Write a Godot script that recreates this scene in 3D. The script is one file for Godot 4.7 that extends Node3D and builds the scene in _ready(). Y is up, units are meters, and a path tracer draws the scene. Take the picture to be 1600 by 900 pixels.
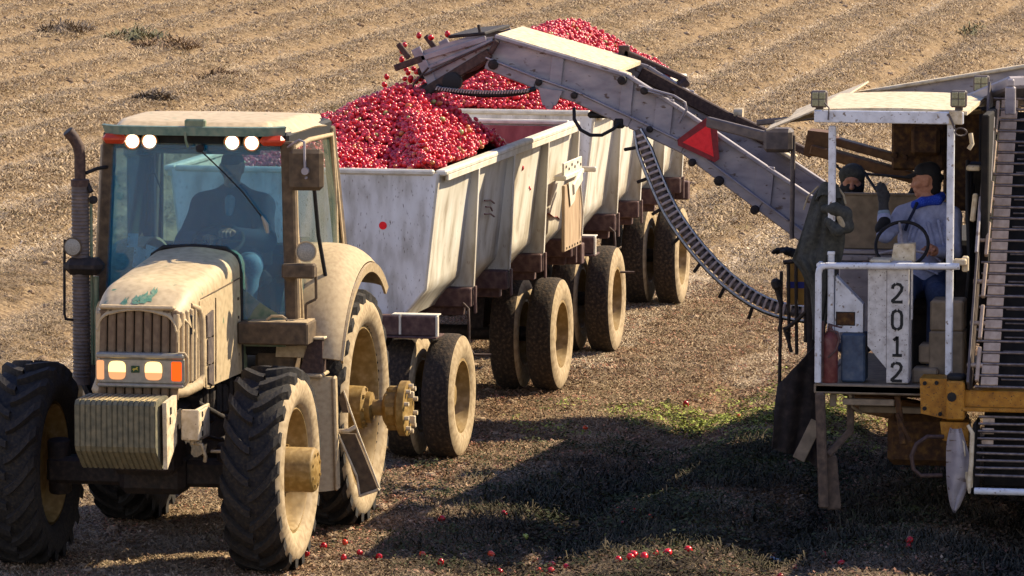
extends Node3D
# Tomato harvest: a tractor hauling two gondola trailers beside a harvester. Metres, y up; the train runs along z and faces +z.

var M := {}
var org := {}
var taken := {}
var rng := RandomNumberGenerator.new()
var soil := FastNoiseLite.new()
var rough := FastNoiseLite.new()


class MB:
	var v := PackedVector3Array()
	var n := PackedVector3Array()

	func put(a: Vector3, b: Vector3, c: Vector3, na: Vector3, nb: Vector3, nc: Vector3) -> void:
		if (c - a).cross(b - a).dot(na + nb + nc) < 0.0:
			v.append(a); v.append(c); v.append(b)
			n.append(na); n.append(nc); n.append(nb)
		else:
			v.append(a); v.append(b); v.append(c)
			n.append(na); n.append(nb); n.append(nc)

	func tri(a: Vector3, b: Vector3, c: Vector3, out: Vector3) -> void:
		var g := (b - a).cross(c - a).normalized()
		if g.dot(out) < 0.0:
			g = -g
		put(a, b, c, g, g, g)

	func quad(a: Vector3, b: Vector3, c: Vector3, d: Vector3, out: Vector3) -> void:
		tri(a, b, c, out)
		tri(a, c, d, out)

	func quadn(a: Vector3, b: Vector3, c: Vector3, d: Vector3, na: Vector3, nb: Vector3, nc: Vector3, nd: Vector3) -> void:
		put(a, b, c, na, nb, nc)
		put(a, c, d, na, nc, nd)

	func hexa(p: Array) -> void:   # eight corners: bottom ring 0-3, top ring 4-7
		var mid := Vector3.ZERO
		for q in p:
			mid += q / 8.0
		for f in [[0, 1, 2, 3], [4, 5, 6, 7], [0, 1, 5, 4], [1, 2, 6, 5], [2, 3, 7, 6], [3, 0, 4, 7]]:
			var c: Vector3 = (p[f[0]] + p[f[1]] + p[f[2]] + p[f[3]]) / 4.0
			quad(p[f[0]], p[f[1]], p[f[2]], p[f[3]], c - mid)

	func box(c: Vector3, size: Vector3, bev := 0.0, bs := Basis.IDENTITY) -> void:
		var h := size / 2.0
		bev = minf(bev, 0.45 * minf(size.x, minf(size.y, size.z)))
		var i := h - Vector3.ONE * bev
		for ax in 3:
			var b := (ax + 1) % 3
			var d := (ax + 2) % 3
			for s in [-1.0, 1.0]:
				var q := []
				for k in [[-1, -1], [1, -1], [1, 1], [-1, 1]]:
					var p := Vector3.ZERO
					p[ax] = s * h[ax]; p[b] = k[0] * i[b]; p[d] = k[1] * i[d]
					q.append(c + bs * p)
				var o := Vector3.ZERO
				o[ax] = s
				quad(q[0], q[1], q[2], q[3], bs * o)
			if bev > 0.0:
				for sb in [-1.0, 1.0]:
					for sd in [-1.0, 1.0]:
						var q := []
						for k in [[0, -1], [0, 1], [1, 1], [1, -1]]:
							var p := Vector3.ZERO
							p[ax] = k[1] * i[ax]
							p[b] = sb * (h[b] if k[0] == 0 else i[b])
							p[d] = sd * (i[d] if k[0] == 0 else h[d])
							q.append(c + bs * p)
						var o := Vector3.ZERO
						o[b] = sb; o[d] = sd
						quad(q[0], q[1], q[2], q[3], bs * o)
		if bev > 0.0:
			for x in [-1.0, 1.0]:
				for y in [-1.0, 1.0]:
					for z in [-1.0, 1.0]:
						var s := Vector3(x, y, z)
						tri(c + bs * (s * Vector3(h.x, i.y, i.z)), c + bs * (s * Vector3(i.x, h.y, i.z)), c + bs * (s * Vector3(i.x, i.y, h.z)), bs * s)

	func beam(a: Vector3, b: Vector3, w: float, hgt: float, bev := 0.0, up := Vector3.UP) -> void:
		var x := (b - a).normalized()
		var z := x.cross(up).normalized()
		var y := z.cross(x)
		box((a + b) / 2.0, Vector3(a.distance_to(b), hgt, w), bev, Basis(x, y, z))

	func tube(pts: Array, r, sides := 8, closed := false) -> void:
		var m := pts.size()
		var t: Vector3 = (pts[1] - pts[0]).normalized()
		var u: Vector3 = t.cross(Vector3.UP if absf(t.y) < 0.9 else Vector3.RIGHT).normalized()
		var rings := []
		for k in m:
			var a: Vector3 = pts[k - 1] if k > 0 else (pts[m - 1] if closed else pts[0])
			var b: Vector3 = pts[k + 1] if k < m - 1 else (pts[0] if closed else pts[m - 1])
			t = (b - a).normalized()
			u = (u - t * u.dot(t)).normalized()
			var w := t.cross(u)
			var rad: float = r[k] if r is Array else r
			var ring := []
			for s in sides:
				var ang := TAU * s / sides
				var d := u * cos(ang) + w * sin(ang)
				ring.append([pts[k] + d * rad, d])
			rings.append(ring)
		for k in (m if closed else m - 1):
			var p: Array = rings[k]
			var q: Array = rings[(k + 1) % m]
			for s in sides:
				var e := (s + 1) % sides
				quadn(p[s][0], p[e][0], q[e][0], q[s][0], p[s][1], p[e][1], q[e][1], q[s][1])
		if not closed:
			for k in [0, m - 1]:
				var o: Vector3 = (pts[0] - pts[1]) if k == 0 else (pts[m - 1] - pts[m - 2])
				for s in sides:
					tri(pts[k], rings[k][s][0], rings[k][(s + 1) % sides][0], o)

	func lathe(o: Vector3, axis: Vector3, prof: Array, sides := 24, a0 := 0.0, a1 := TAU, ref := Vector3.ZERO) -> void:   # prof: Vector2(radius, height along the axis)
		axis = axis.normalized()
		var u := ref if ref != Vector3.ZERO else axis.cross(Vector3.UP if absf(axis.y) < 0.9 else Vector3.RIGHT).normalized()
		var w := axis.cross(u)
		var m := prof.size()
		var seg := []
		for k in m - 1:
			var d: Vector2 = (prof[k + 1] - prof[k])
			seg.append(Vector2(d.y, -d.x).normalized())
		for k in m - 1:
			var na: Vector2 = seg[k]
			var nb: Vector2 = seg[k]
			if k > 0 and seg[k - 1].dot(seg[k]) > 0.6:
				na = (seg[k - 1] + seg[k]).normalized()
			if k < m - 2 and seg[k + 1].dot(seg[k]) > 0.6:
				nb = (seg[k + 1] + seg[k]).normalized()
			var pa: Vector2 = prof[k]
			var pb: Vector2 = prof[k + 1]
			for s in sides:
				var f := a0 + (a1 - a0) * s / sides
				var g := a0 + (a1 - a0) * (s + 1) / sides
				var d0 := u * cos(f) + w * sin(f)
				var d1 := u * cos(g) + w * sin(g)
				quadn(o + d0 * pa.x + axis * pa.y, o + d1 * pa.x + axis * pa.y, o + d1 * pb.x + axis * pb.y, o + d0 * pb.x + axis * pb.y,
					d0 * na.x + axis * na.y, d1 * na.x + axis * na.y, d1 * nb.x + axis * nb.y, d0 * nb.x + axis * nb.y)

	func cyl(a: Vector3, b: Vector3, r: float, sides := 18, bev := 0.0) -> void:
		var l := a.distance_to(b)
		if bev > 0.0:
			lathe(a, b - a, [Vector2(0.0, 0), Vector2(r - bev, 0), Vector2(r, bev), Vector2(r, l - bev), Vector2(r - bev, l), Vector2(0.0, l)], sides)
		else:
			lathe(a, b - a, [Vector2(0.0, 0), Vector2(r, 0), Vector2(r, l), Vector2(0.0, l)], sides)

	func prism(poly: PackedVector2Array, o: Vector3, ux: Vector3, uy: Vector3, depth: float) -> void:
		var d := ux.cross(uy).normalized() * depth
		var ids := Geometry2D.triangulate_polygon(poly)
		var p := []
		var mid := Vector2.ZERO
		for q in poly:
			p.append(o + ux * q.x + uy * q.y)
			mid += q / poly.size()
		for k in range(0, ids.size(), 3):
			tri(p[ids[k]], p[ids[k + 1]], p[ids[k + 2]], -d)
			tri(p[ids[k]] + d, p[ids[k + 1]] + d, p[ids[k + 2]] + d, d)
		var area := 0.0
		for k in poly.size():
			area += poly[k].cross(poly[(k + 1) % poly.size()])
		for k in poly.size():
			var e := (k + 1) % poly.size()
			var t := poly[e] - poly[k]
			var o2 := Vector2(t.y, -t.x) * signf(area)
			quad(p[k], p[e], p[e] + d, p[k] + d, ux * o2.x + uy * o2.y)

	func sheet(nu: int, nv: int, f: Callable, thick := 0.0) -> void:
		var p := []
		for i in nu + 1:
			var row := []
			for j in nv + 1:
				row.append(f.call(float(i) / nu, float(j) / nv))
			p.append(row)
		var q := []
		for i in nu + 1:
			var row := []
			for j in nv + 1:
				var du: Vector3 = p[mini(i + 1, nu)][j] - p[maxi(i - 1, 0)][j]
				var dv: Vector3 = p[i][mini(j + 1, nv)] - p[i][maxi(j - 1, 0)]
				row.append(du.cross(dv).normalized())
			q.append(row)
		for i in nu:
			for j in nv:
				quadn(p[i][j], p[i + 1][j], p[i + 1][j + 1], p[i][j + 1], q[i][j], q[i + 1][j], q[i + 1][j + 1], q[i][j + 1])
				if thick != 0.0:
					quadn(p[i][j] - q[i][j] * thick, p[i + 1][j] - q[i + 1][j] * thick, p[i + 1][j + 1] - q[i + 1][j + 1] * thick, p[i][j + 1] - q[i][j + 1] * thick, -q[i][j], -q[i + 1][j], -q[i + 1][j + 1], -q[i][j + 1])
		if thick != 0.0:
			for i in nu:
				for j in [0, nv]:
					quad(p[i][j], p[i + 1][j], p[i + 1][j] - q[i + 1][j] * thick, p[i][j] - q[i][j] * thick, p[i][j] - p[i][1 if j == 0 else nv - 1])
			for j in nv:
				for i in [0, nu]:
					quad(p[i][j], p[i][j + 1], p[i][j + 1] - q[i][j + 1] * thick, p[i][j] - q[i][j] * thick, p[i][j] - p[1 if i == 0 else nu - 1][j])

	func add(o: MB, xf: Transform3D) -> void:
		for k in o.v.size():
			v.append(xf * o.v[k])
			n.append((xf.basis * o.n[k]).normalized())

	func mesh(shift := Vector3.ZERO) -> ArrayMesh:
		var a := []
		a.resize(Mesh.ARRAY_MAX)
		var w := v
		if shift != Vector3.ZERO:
			w = PackedVector3Array()
			w.resize(v.size())
			for k in v.size():
				w[k] = v[k] - shift
		a[Mesh.ARRAY_VERTEX] = w
		a[Mesh.ARRAY_NORMAL] = n
		var m := ArrayMesh.new()
		m.add_surface_from_arrays(Mesh.PRIMITIVE_TRIANGLES, a)
		return m


# A smooth union of tapered capsules meshed as surface nets. Bones: [a, b, radius a, radius b].
func skin(mb: MB, bones: Array, cell: float, k := 0.03) -> void:
	var lo := Vector3.ONE * 1e9
	var hi := -lo
	for b in bones:
		var r: float = maxf(b[2], b[3]) + k + cell * 2.0
		lo = lo.min(b[0] - Vector3.ONE * r).min(b[1] - Vector3.ONE * r)
		hi = hi.max(b[0] + Vector3.ONE * r).max(b[1] + Vector3.ONE * r)
	var nx := int((hi.x - lo.x) / cell) + 2
	var ny := int((hi.y - lo.y) / cell) + 2
	var nz := int((hi.z - lo.z) / cell) + 2
	var f := PackedFloat32Array()
	f.resize(nx * ny * nz)
	f.fill(1.0)
	for b in bones:
		var a: Vector3 = b[0]
		var ab: Vector3 = b[1] - b[0]
		var ra: float = b[2]
		var dr: float = b[3] - b[2]
		var l2 := maxf(ab.length_squared(), 1e-9)
		var r: float = maxf(b[2], b[3]) + k * 1.5 + cell * 2.0
		var p0 := ((a.min(b[1]) - Vector3.ONE * r - lo) / cell).floor().max(Vector3.ZERO)
		var p1 := ((a.max(b[1]) + Vector3.ONE * r - lo) / cell).ceil()
		for x in range(int(p0.x), mini(int(p1.x) + 1, nx)):
			for y in range(int(p0.y), mini(int(p1.y) + 1, ny)):
				var at := (x * ny + y) * nz
				for z in range(int(p0.z), mini(int(p1.z) + 1, nz)):
					var p := lo + Vector3(x, y, z) * cell - a
					var t := clampf(p.dot(ab) / l2, 0.0, 1.0)
					var d := (p - ab * t).length() - ra - dr * t
					var o := f[at + z]
					var h := maxf(k - absf(d - o), 0.0) / k
					f[at + z] = minf(d, o) - h * h * k * 0.25
	var vid := {}
	var pts := PackedVector3Array()
	var nrm := PackedVector3Array()
	var sy := nz
	var sx := ny * nz
	var corner := [0, sx, sy, sx + sy, 1, sx + 1, sy + 1, sx + sy + 1]
	var cp := [Vector3(0, 0, 0), Vector3(1, 0, 0), Vector3(0, 1, 0), Vector3(1, 1, 0), Vector3(0, 0, 1), Vector3(1, 0, 1), Vector3(0, 1, 1), Vector3(1, 1, 1)]
	var edges := [[0, 1], [2, 3], [4, 5], [6, 7], [0, 2], [1, 3], [4, 6], [5, 7], [0, 4], [1, 5], [2, 6], [3, 7]]
	for x in nx - 1:
		for y in ny - 1:
			for z in nz - 1:
				var i := x * sx + y * sy + z
				var s := f[i] < 0.0
				if (f[i + sx] < 0.0) == s and (f[i + sy] < 0.0) == s and (f[i + 1] < 0.0) == s and (f[i + sx + sy] < 0.0) == s and (f[i + sx + 1] < 0.0) == s and (f[i + sy + 1] < 0.0) == s and (f[i + sx + sy + 1] < 0.0) == s:
					continue
				var sum := Vector3.ZERO
				var cnt := 0
				for e in edges:
					var fa := f[i + corner[e[0]]]
					var fb := f[i + corner[e[1]]]
					if (fa < 0.0) != (fb < 0.0):
						sum += cp[e[0]].lerp(cp[e[1]], fa / (fa - fb))
						cnt += 1
				vid[i] = pts.size()
				pts.append(lo + (Vector3(x, y, z) + sum / cnt) * cell)
				nrm.append(Vector3(f[i + sx] + f[i + sx + sy] + f[i + sx + 1] + f[i + sx + sy + 1] - f[i] - f[i + sy] - f[i + 1] - f[i + sy + 1],
					f[i + sy] + f[i + sx + sy] + f[i + sy + 1] + f[i + sx + sy + 1] - f[i] - f[i + sx] - f[i + 1] - f[i + sx + 1],
					f[i + 1] + f[i + sx + 1] + f[i + sy + 1] + f[i + sx + sy + 1] - f[i] - f[i + sx] - f[i + sy] - f[i + sx + sy]).normalized())
	for i in vid:
		for ax in [[sx, sy, 1], [sy, 1, sx], [1, sx, sy]]:
			if (f[i] < 0.0) == (f[i + ax[0]] < 0.0):
				continue
			var a: int = i
			var b: int = i - ax[1]
			var c: int = i - ax[1] - ax[2]
			var d: int = i - ax[2]
			if vid.has(b) and vid.has(c) and vid.has(d):
				a = vid[a]; b = vid[b]; c = vid[c]; d = vid[d]
				mb.quadn(pts[a], pts[b], pts[c], pts[d], nrm[a], nrm[b], nrm[c], nrm[d])


func numbered(called: String) -> String:
	taken[called] = taken.get(called, -1) + 1
	return called if taken[called] == 0 else "%s_%03d" % [called, taken[called]]


func tag(o: Node3D, label: String, category := "", group := "") -> Node3D:
	o.set_meta("label", label)
	if category:
		o.set_meta("category", category)
	if group:
		o.set_meta("group", group)
	return o


# A thing: a Node3D at its base; all shapes of its parts are written in world coordinates.
func thing(called: String, at: Vector3, label: String, category: String, group := "") -> Node3D:
	var o := Node3D.new()
	o.name = numbered(called)
	o.position = at
	add_child(o)
	org[o] = at
	return tag(o, label, category, group)


func node(called: String, parent: Node3D, at: Vector3) -> Node3D:
	var o := Node3D.new()
	o.name = called
	o.position = at - org[parent]
	parent.add_child(o, true)
	org[o] = at
	return o


func obj(called: String, mb: MB, m: Material, parent: Node3D) -> MeshInstance3D:
	var first: MeshInstance3D
	for piece in pieces(mb):
		var o := MeshInstance3D.new()
		o.name = called
		o.mesh = piece.mesh(org[parent])
		o.material_override = m
		parent.add_child(o, true)
		org[o] = org[parent]
		if first == null:
			first = o
	return first


# the far-apart pieces of a shape, each a part of its own
func pieces(mb: MB) -> Array:
	var nt := mb.v.size() / 3
	if nt > 4000:
		return [mb]
	var up := PackedInt32Array()
	var seen := {}
	for t in nt:
		up.append(t)
	for t in nt:
		for k in 3:
			var key := Vector3i((mb.v[t * 3 + k] * 20000.0).round())
			if seen.has(key):
				var ra: int = seen[key]
				while up[ra] != ra:
					up[ra] = up[up[ra]]
					ra = up[ra]
				var rb := t
				while up[rb] != rb:
					up[rb] = up[up[rb]]
					rb = up[rb]
				up[ra] = rb
			seen[key] = t
	var box := {}
	var of := PackedInt32Array()
	of.resize(nt)
	for t in nt:
		var r := t
		while up[r] != r:
			r = up[r]
		of[t] = r
		for k in 3:
			var p := mb.v[t * 3 + k]
			box[r] = box[r].expand(p) if box.has(r) else AABB(p, Vector3.ZERO)
	var ids := box.keys()
	if ids.size() < 2 or ids.size() > 120:
		return [mb]
	var group := {}
	for a in ids:
		group[a] = a
	for i in ids.size():
		for k in range(i + 1, ids.size()):
			var a: AABB = box[ids[i]]
			var b: AABB = box[ids[k]]
			var gap := (a.position - b.end).max(b.position - a.end).max(Vector3.ZERO).length()
			if gap <= maxf(.02, .49 * maxf(a.get_longest_axis_size(), b.get_longest_axis_size())):
				var ga: int = group[ids[i]]
				var gb: int = group[ids[k]]
				if ga != gb:
					for q in ids:
						if group[q] == gb:
							group[q] = ga
	var out := {}
	for t in nt:
		var g: int = group[of[t]]
		if not out.has(g):
			out[g] = MB.new()
		for k in 3:
			out[g].v.append(mb.v[t * 3 + k])
			out[g].n.append(mb.n[t * 3 + k])
	return out.values()


# the same mesh again under the same parent, moved
func again(o: MeshInstance3D, by: Vector3, called := "") -> MeshInstance3D:
	var c := MeshInstance3D.new()
	c.name = called if called else String(o.name)
	c.mesh = o.mesh
	c.material_override = o.material_override
	c.transform = o.transform
	c.position += by
	o.get_parent().add_child(c, true)
	org[c] = org[o.get_parent()]
	return c


func lone(called: String, mb: MB, m: Material, at: Vector3, label: String, category: String, group := "") -> MeshInstance3D:
	var o := MeshInstance3D.new()
	o.name = numbered(called)
	o.mesh = mb.mesh(at)
	o.position = at
	o.material_override = m
	add_child(o)
	org[o] = at
	return tag(o, label, category, group)


func ntex(cols: Array, freq: float, oct := 5, sd := 1, size := 512, cell := false) -> NoiseTexture2D:
	var fn := FastNoiseLite.new()
	fn.seed = sd
	fn.noise_type = FastNoiseLite.TYPE_CELLULAR if cell else FastNoiseLite.TYPE_SIMPLEX_SMOOTH
	fn.frequency = freq
	fn.fractal_octaves = oct
	var t := NoiseTexture2D.new()
	t.width = size
	t.height = size
	t.seamless = true
	t.noise = fn
	var g := Gradient.new()
	var offs := PackedFloat32Array()
	var cc := PackedColorArray()
	for k in cols.size():
		if cols[k] is Array:
			offs.append(cols[k][0]); cc.append(cols[k][1])
		else:
			offs.append(float(k) / maxf(cols.size() - 1, 1)); cc.append(cols[k])
	g.offsets = offs
	g.colors = cc
	t.color_ramp = g
	return t


var bumps := {}
var seeds := 10


func mt(cols: Array, ro := 0.8, tile := 1.0, bump := 0.0, metal := 0.0, stretch := Vector3.ONE, freq := 0.012) -> StandardMaterial3D:
	var m := StandardMaterial3D.new()
	seeds += 1
	if cols.size() == 1:
		m.albedo_color = cols[0]
	else:
		m.albedo_texture = ntex(cols, freq, 5, seeds)
	m.uv1_triplanar = true
	m.uv1_scale = stretch / tile
	m.uv1_triplanar_sharpness = 4.0
	m.roughness = ro
	m.metallic = metal
	m.metallic_specular = 0.4
	if bump > 0.0:
		if not bumps.has(0):
			bumps[0] = ntex([Color.BLACK, Color.WHITE], 0.02, 5, 3)
		m.heightmap_enabled = true
		m.heightmap_texture = bumps[0]
		m.heightmap_scale = bump
	return m


# specks or stains with a shape of their own, laid over the base colours
func stains(m: StandardMaterial3D, col: Color, from: float, freq: float, sd: int) -> StandardMaterial3D:
	m.detail_enabled = true
	m.detail_blend_mode = BaseMaterial3D.BLEND_MODE_MIX
	m.detail_uv_layer = BaseMaterial3D.DETAIL_UV_1
	m.detail_albedo = ntex([col, col.lightened(0.15)], 0.03, 3, sd, 128)
	m.detail_mask = ntex([[0.0, Color.BLACK], [from, Color.BLACK], [minf(from + 0.1, 1.0), Color.WHITE]], freq, 4, sd + 1, 512)
	return m


func c(r: float, g: float, b: float) -> Color:
	return Color(r, g, b)


func ground_y(x: float, z: float) -> float:
	var ph := cos(TAU * (x - 0.2) / 1.72)
	var bed := ph - 1.1 * pow(.5 - .5 * ph, 6.0)
	var near := smoothstep(3.2, 1.6, absf(x)) * smoothstep(-22.0, -20.0, z)   # the train's wheels roll level
	var y := -0.055 + bed * lerpf(.06, .085, smoothstep(-14.0, -30.0, z)) + soil.get_noise_2d(x, z) * lerpf(.07, .012, smoothstep(-8.0, -26.0, z)) + soil.get_noise_2d(x * 1.3, z * .12) * .05 + rough.get_noise_2d(x, z * 0.6) * 0.035
	return lerpf(y, -0.015 + rough.get_noise_2d(x, z) * 0.025, near)


func _ready() -> void:
	rng.seed = 7
	# ---- camera, sky, sun, exposure
	var cam := Camera3D.new()
	cam.name = "camera"
	cam.fov = 6.43899
	cam.position = Vector3(9.4814, 6.1, 36.1166)
	cam.rotation = Vector3(deg_to_rad(-6.2065), deg_to_rad(10.5588), 0)
	cam.near = 1.0
	cam.far = 8000.0
	add_child(cam)
	cam.current = true
	var sky := ProceduralSkyMaterial.new()
	sky.sky_top_color = Color(0.17, 0.29, 0.52)
	sky.sky_horizon_color = Color(0.84, 0.84, 0.83)
	sky.ground_bottom_color = Color(0.35, 0.28, 0.2)
	sky.ground_horizon_color = Color(0.55, 0.5, 0.42)
	sky.sky_curve = 0.22
	sky.sky_energy_multiplier = 1.2
	var env := Environment.new()
	env.background_mode = Environment.BG_SKY
	env.sky = Sky.new()
	env.sky.sky_material = sky
	env.tonemap_mode = Environment.TONE_MAPPER_LINEAR
	env.tonemap_exposure = 2.1
	env.sdfgi_enabled = true
	env.ssao_enabled = true
	env.ssil_enabled = true
	var we := WorldEnvironment.new()
	we.name = "world_environment"
	we.environment = env
	add_child(we)
	var sun := DirectionalLight3D.new()
	sun.name = "sun"
	sun.light_energy = 1.6
	sun.light_color = Color(1.0, 0.935, 0.82)
	sun.light_angular_distance = 0.5
	sun.shadow_enabled = true
	sun.look_at_from_position(Vector3(0.95, 0.99, -0.76), Vector3.ZERO)
	add_child(sun)
	soil.seed = 4
	soil.frequency = 0.35
	rough.seed = 9
	rough.frequency = 1.6
	materials()
	ground()
	harvester()
	trailers()
	tractor()
	tomatoes()
	people()
	field_cover()


func materials() -> void:
	M.dust = mt([c(.57, .49, .37), c(.65, .565, .43), c(.70, .62, .485)], .75, .6, .1, 0.0, Vector3.ONE, .025)
	M.hood = stains(mt([c(.60, .525, .40), c(.68, .60, .465), c(.73, .65, .515)], .55, .9, .05, 0.0, Vector3.ONE, .02), c(.20, .38, .27), .84, .008, 41)
	M.dust_dark = mt([c(.24, .20, .15), c(.33, .27, .20), c(.42, .35, .26)], .85, .6, .15)
	M.grille = mt([c(.34, .27, .20), c(.42, .34, .25), c(.48, .40, .30)], .8, .5, .1)
	M.worn = mt([c(.22, .42, .33), c(.36, .50, .40), c(.52, .55, .43)], .4, .25)
	M.teal = mt([c(.30, .40, .37), c(.40, .48, .43), c(.50, .53, .46)], .5, .6)
	M.leg = mt([c(.24, .20, .17), c(.33, .27, .22), c(.42, .35, .28)], .85, .5, .1)
	M.green = mt([c(.24, .34, .24), c(.40, .44, .34), c(.52, .51, .40)], .55, .7, .05)
	M.weight = mt([c(.30, .29, .23), c(.38, .36, .28), c(.46, .42, .32)], .8, .5, .15)
	M.tread = mt([c(.085, .085, .09), c(.125, .115, .11), c(.17, .15, .125), c(.27, .225, .17)], .9, .5, .3, 0.0, Vector3.ONE, .03)
	M.sidewall = mt([c(.52, .44, .33), c(.63, .55, .42), c(.70, .62, .50)], .9, .5, .12)
	M.trailer_tread = mt([c(.12, .10, .08), c(.20, .16, .12), c(.40, .32, .225)], .95, .4, .5, 0.0, Vector3.ONE, .02)
	M.rim = mt([c(.43, .34, .18), c(.53, .43, .25), c(.62, .53, .37)], .6, .6, .05)
	M.hub = mt([c(.42, .32, .14), c(.51, .40, .19), c(.60, .50, .32)], .6, .4, .1)
	M.black = mt([c(.05, .045, .045), c(.09, .08, .075), c(.15, .125, .10)], .7, .5, .05)
	M.iron = mt([c(.09, .075, .065), c(.15, .12, .10), c(.24, .19, .15)], .75, .4, .2)
	M.rust_pipe = mt([c(.19, .13, .11), c(.26, .19, .16), c(.34, .26, .21)], .7, .3, .1)
	M.tub = stains(mt([c(.58, .53, .45), c(.76, .73, .66), c(.83, .81, .76)], .6, 1.4, .1, 0.0, Vector3(1, .28, 1)), c(.45, .37, .29), .80, .075, 45)
	M.tub_front = stains(mt([c(.62, .59, .54), c(.81, .79, .76), c(.88, .87, .85)], .6, 1.1, .1, 0.0, Vector3(1, .3, 1)), c(.38, .31, .26), .77, .09, 47)
	M.tub_in = mt([c(.48, .22, .21), c(.60, .33, .30), c(.66, .45, .40)], .6, 1.2, 0.0, 0.0, Vector3(1, .5, 1))
	M.tub_pale = mt([c(.70, .66, .58), c(.80, .76, .68), c(.84, .81, .74)], .6, 1.2)
	M.maroon = mt([c(.24, .16, .15), c(.33, .24, .22), c(.43, .34, .29)], .8, .6, .1)
	M.plywood = mt([c(.56, .46, .35), c(.66, .56, .44), c(.72, .63, .51)], .8, .7, .05, 0.0, Vector3(1.6, .25, 1.6))
	M.steel = stains(mt([c(.46, .43, .44), c(.55, .52, .52), c(.63, .59, .57)], .55, .9, .06, .1, Vector3(.5, 1, .5)), c(.30, .22, .17), .74, .022, 49)
	M.steel_dark = mt([c(.26, .23, .22), c(.34, .30, .28), c(.44, .38, .33)], .6, .7, .1)
	M.cream = stains(mt([c(.60, .52, .40), c(.75, .68, .55), c(.82, .76, .65)], .7, .9, .05, 0.0, Vector3.ONE, .02), c(.40, .31, .22), .77, .05, 59)
	M.white = stains(mt([c(.70, .69, .68), c(.80, .80, .80), c(.85, .85, .85)], .5, .8, .03), c(.48, .42, .36), .72, .03, 51)
	M.post = stains(mt([c(.62, .59, .56), c(.72, .70, .67), c(.78, .76, .73)], .6, .5, .05), c(.32, .26, .22), .76, .035, 53)
	M.yellow = stains(mt([c(.50, .32, .06), c(.62, .41, .09), c(.70, .50, .17)], .55, .6, .08), c(.22, .12, .06), .74, .045, 55)
	M.rusty = mt([c(.16, .10, .06), c(.28, .18, .09), c(.44, .32, .13)], .8, .5, .15)
	M.brown_beam = mt([c(.30, .19, .08), c(.38, .25, .11), c(.44, .31, .16)], .6, .6, .05)
	M.interior = mt([c(.075, .065, .055), c(.11, .095, .08), c(.17, .14, .11)], .9, .7, .1)
	M.panel = mt([c(.40, .35, .28), c(.48, .42, .34), c(.55, .48, .39)], .7, .8, .03)
	M.rod = mt([c(.33, .29, .27), c(.45, .40, .37), c(.58, .51, .45)], .45, .4, 0.0, .4)
	M.belt = mt([c(.56, .48, .40), c(.66, .57, .48), c(.72, .64, .55)], .8, .4, .1)
	M.chain_rail = mt([c(.55, .57, .58), c(.70, .71, .71), c(.8, .8, .78)], .4, .3, 0.0, .3)
	M.chain_dark = mt([c(.05, .055, .065), c(.09, .09, .10), c(.16, .15, .14)], .6, .2)
	M.rung = mt([c(.52, .46, .43), c(.66, .59, .55), c(.76, .70, .66)], .5, .3, 0.0, .2)
	M.red_sign = mt([c(.88, .08, .12), c(.94, .11, .15), c(.96, .17, .19)], .45, .4)
	M.red_edge = mt([c(.42, .08, .10), c(.50, .11, .13), c(.55, .15, .16)], .5, .4)
	M.extinguisher = mt([c(.33, .15, .14), c(.40, .20, .18), c(.44, .30, .26)], .5, .4)
	M.blue_box = mt([c(.17, .21, .28), c(.22, .28, .36), c(.32, .35, .39)], .5, .6)
	M.tarp = mt([c(.10, .08, .075), c(.15, .125, .115), c(.25, .21, .18)], .9, .6, .3)
	M.carton = mt([c(.52, .38, .16), c(.60, .45, .20)], .8, .5)
	M.carton_blue = mt([c(.10, .14, .42)], .6)
	M.numeral = mt([c(.05, .055, .06), c(.10, .10, .10)], .6, .1)
	M.lens_dull = mt([c(.46, .44, .40), c(.60, .58, .53)], .35, .1)
	M.work_lens = mt([c(.48, .46, .33), c(.62, .60, .46)], .3, .1)
	M.amber = mt([c(.66, .20, .10), c(.76, .28, .15)], .3, .3)
	M.bezel = mt([c(.50, .48, .43), c(.60, .57, .50)], .35, .4, 0.0, .2)
	M.emblem_green = mt([c(.11, .22, .10)], .5)
	M.emblem_yellow = mt([c(.66, .58, .22)], .5)
	M.skin = mt([c(.56, .38, .29), c(.66, .47, .37)], .6, .2)
	M.shirt = mt([c(.50, .52, .62), c(.58, .60, .70)], .9, .25, .15)
	M.navy = mt([c(.06, .09, .17), c(.10, .13, .22)], .9, .25, .15)
	M.jeans = mt([c(.13, .17, .27), c(.19, .24, .35)], .9, .2, .1)
	M.pale_jeans = mt([c(.34, .42, .50), c(.46, .54, .60)], .9, .2, .1)
	M.scarf = mt([c(.06, .14, .50), c(.10, .22, .64), c(.34, .44, .75)], .9, .08)
	M.cap = mt([c(.045, .045, .055), c(.08, .08, .09)], .8, .2)
	M.glove = mt([c(.16, .16, .17), c(.23, .23, .24)], .85, .2)
	M.cuff = mt([c(.40, .46, .52), c(.50, .56, .61)], .8, .2)
	M.hair = mt([c(.06, .05, .05), c(.12, .11, .11)], .9, .05)
	M.jacket = stains(mt([c(.16, .165, .145), c(.22, .22, .20), c(.28, .275, .245)], .9, .3, .25), c(.34, .31, .25), .84, .03, 57)
	M.lining = mt([c(.52, .47, .37), c(.64, .58, .46)], .95, .2, .3)
	M.tomato = StandardMaterial3D.new()
	M.tomato.vertex_color_use_as_albedo = true
	M.tomato.roughness = .27
	M.tomato.metallic_specular = .42
	M.tomato_one = []
	for q in [c(.68, .08, .11), c(.74, .10, .12), c(.62, .06, .09), c(.78, .24, .12), c(.56, .60, .30)]:
		var t := StandardMaterial3D.new()
		t.albedo_color = q
		t.roughness = .27
		t.metallic_specular = .42
		M.tomato_one.append(t)
	M.heap_core = mt([c(.45, .05, .07), c(.58, .08, .10)], .6, .2)
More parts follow.
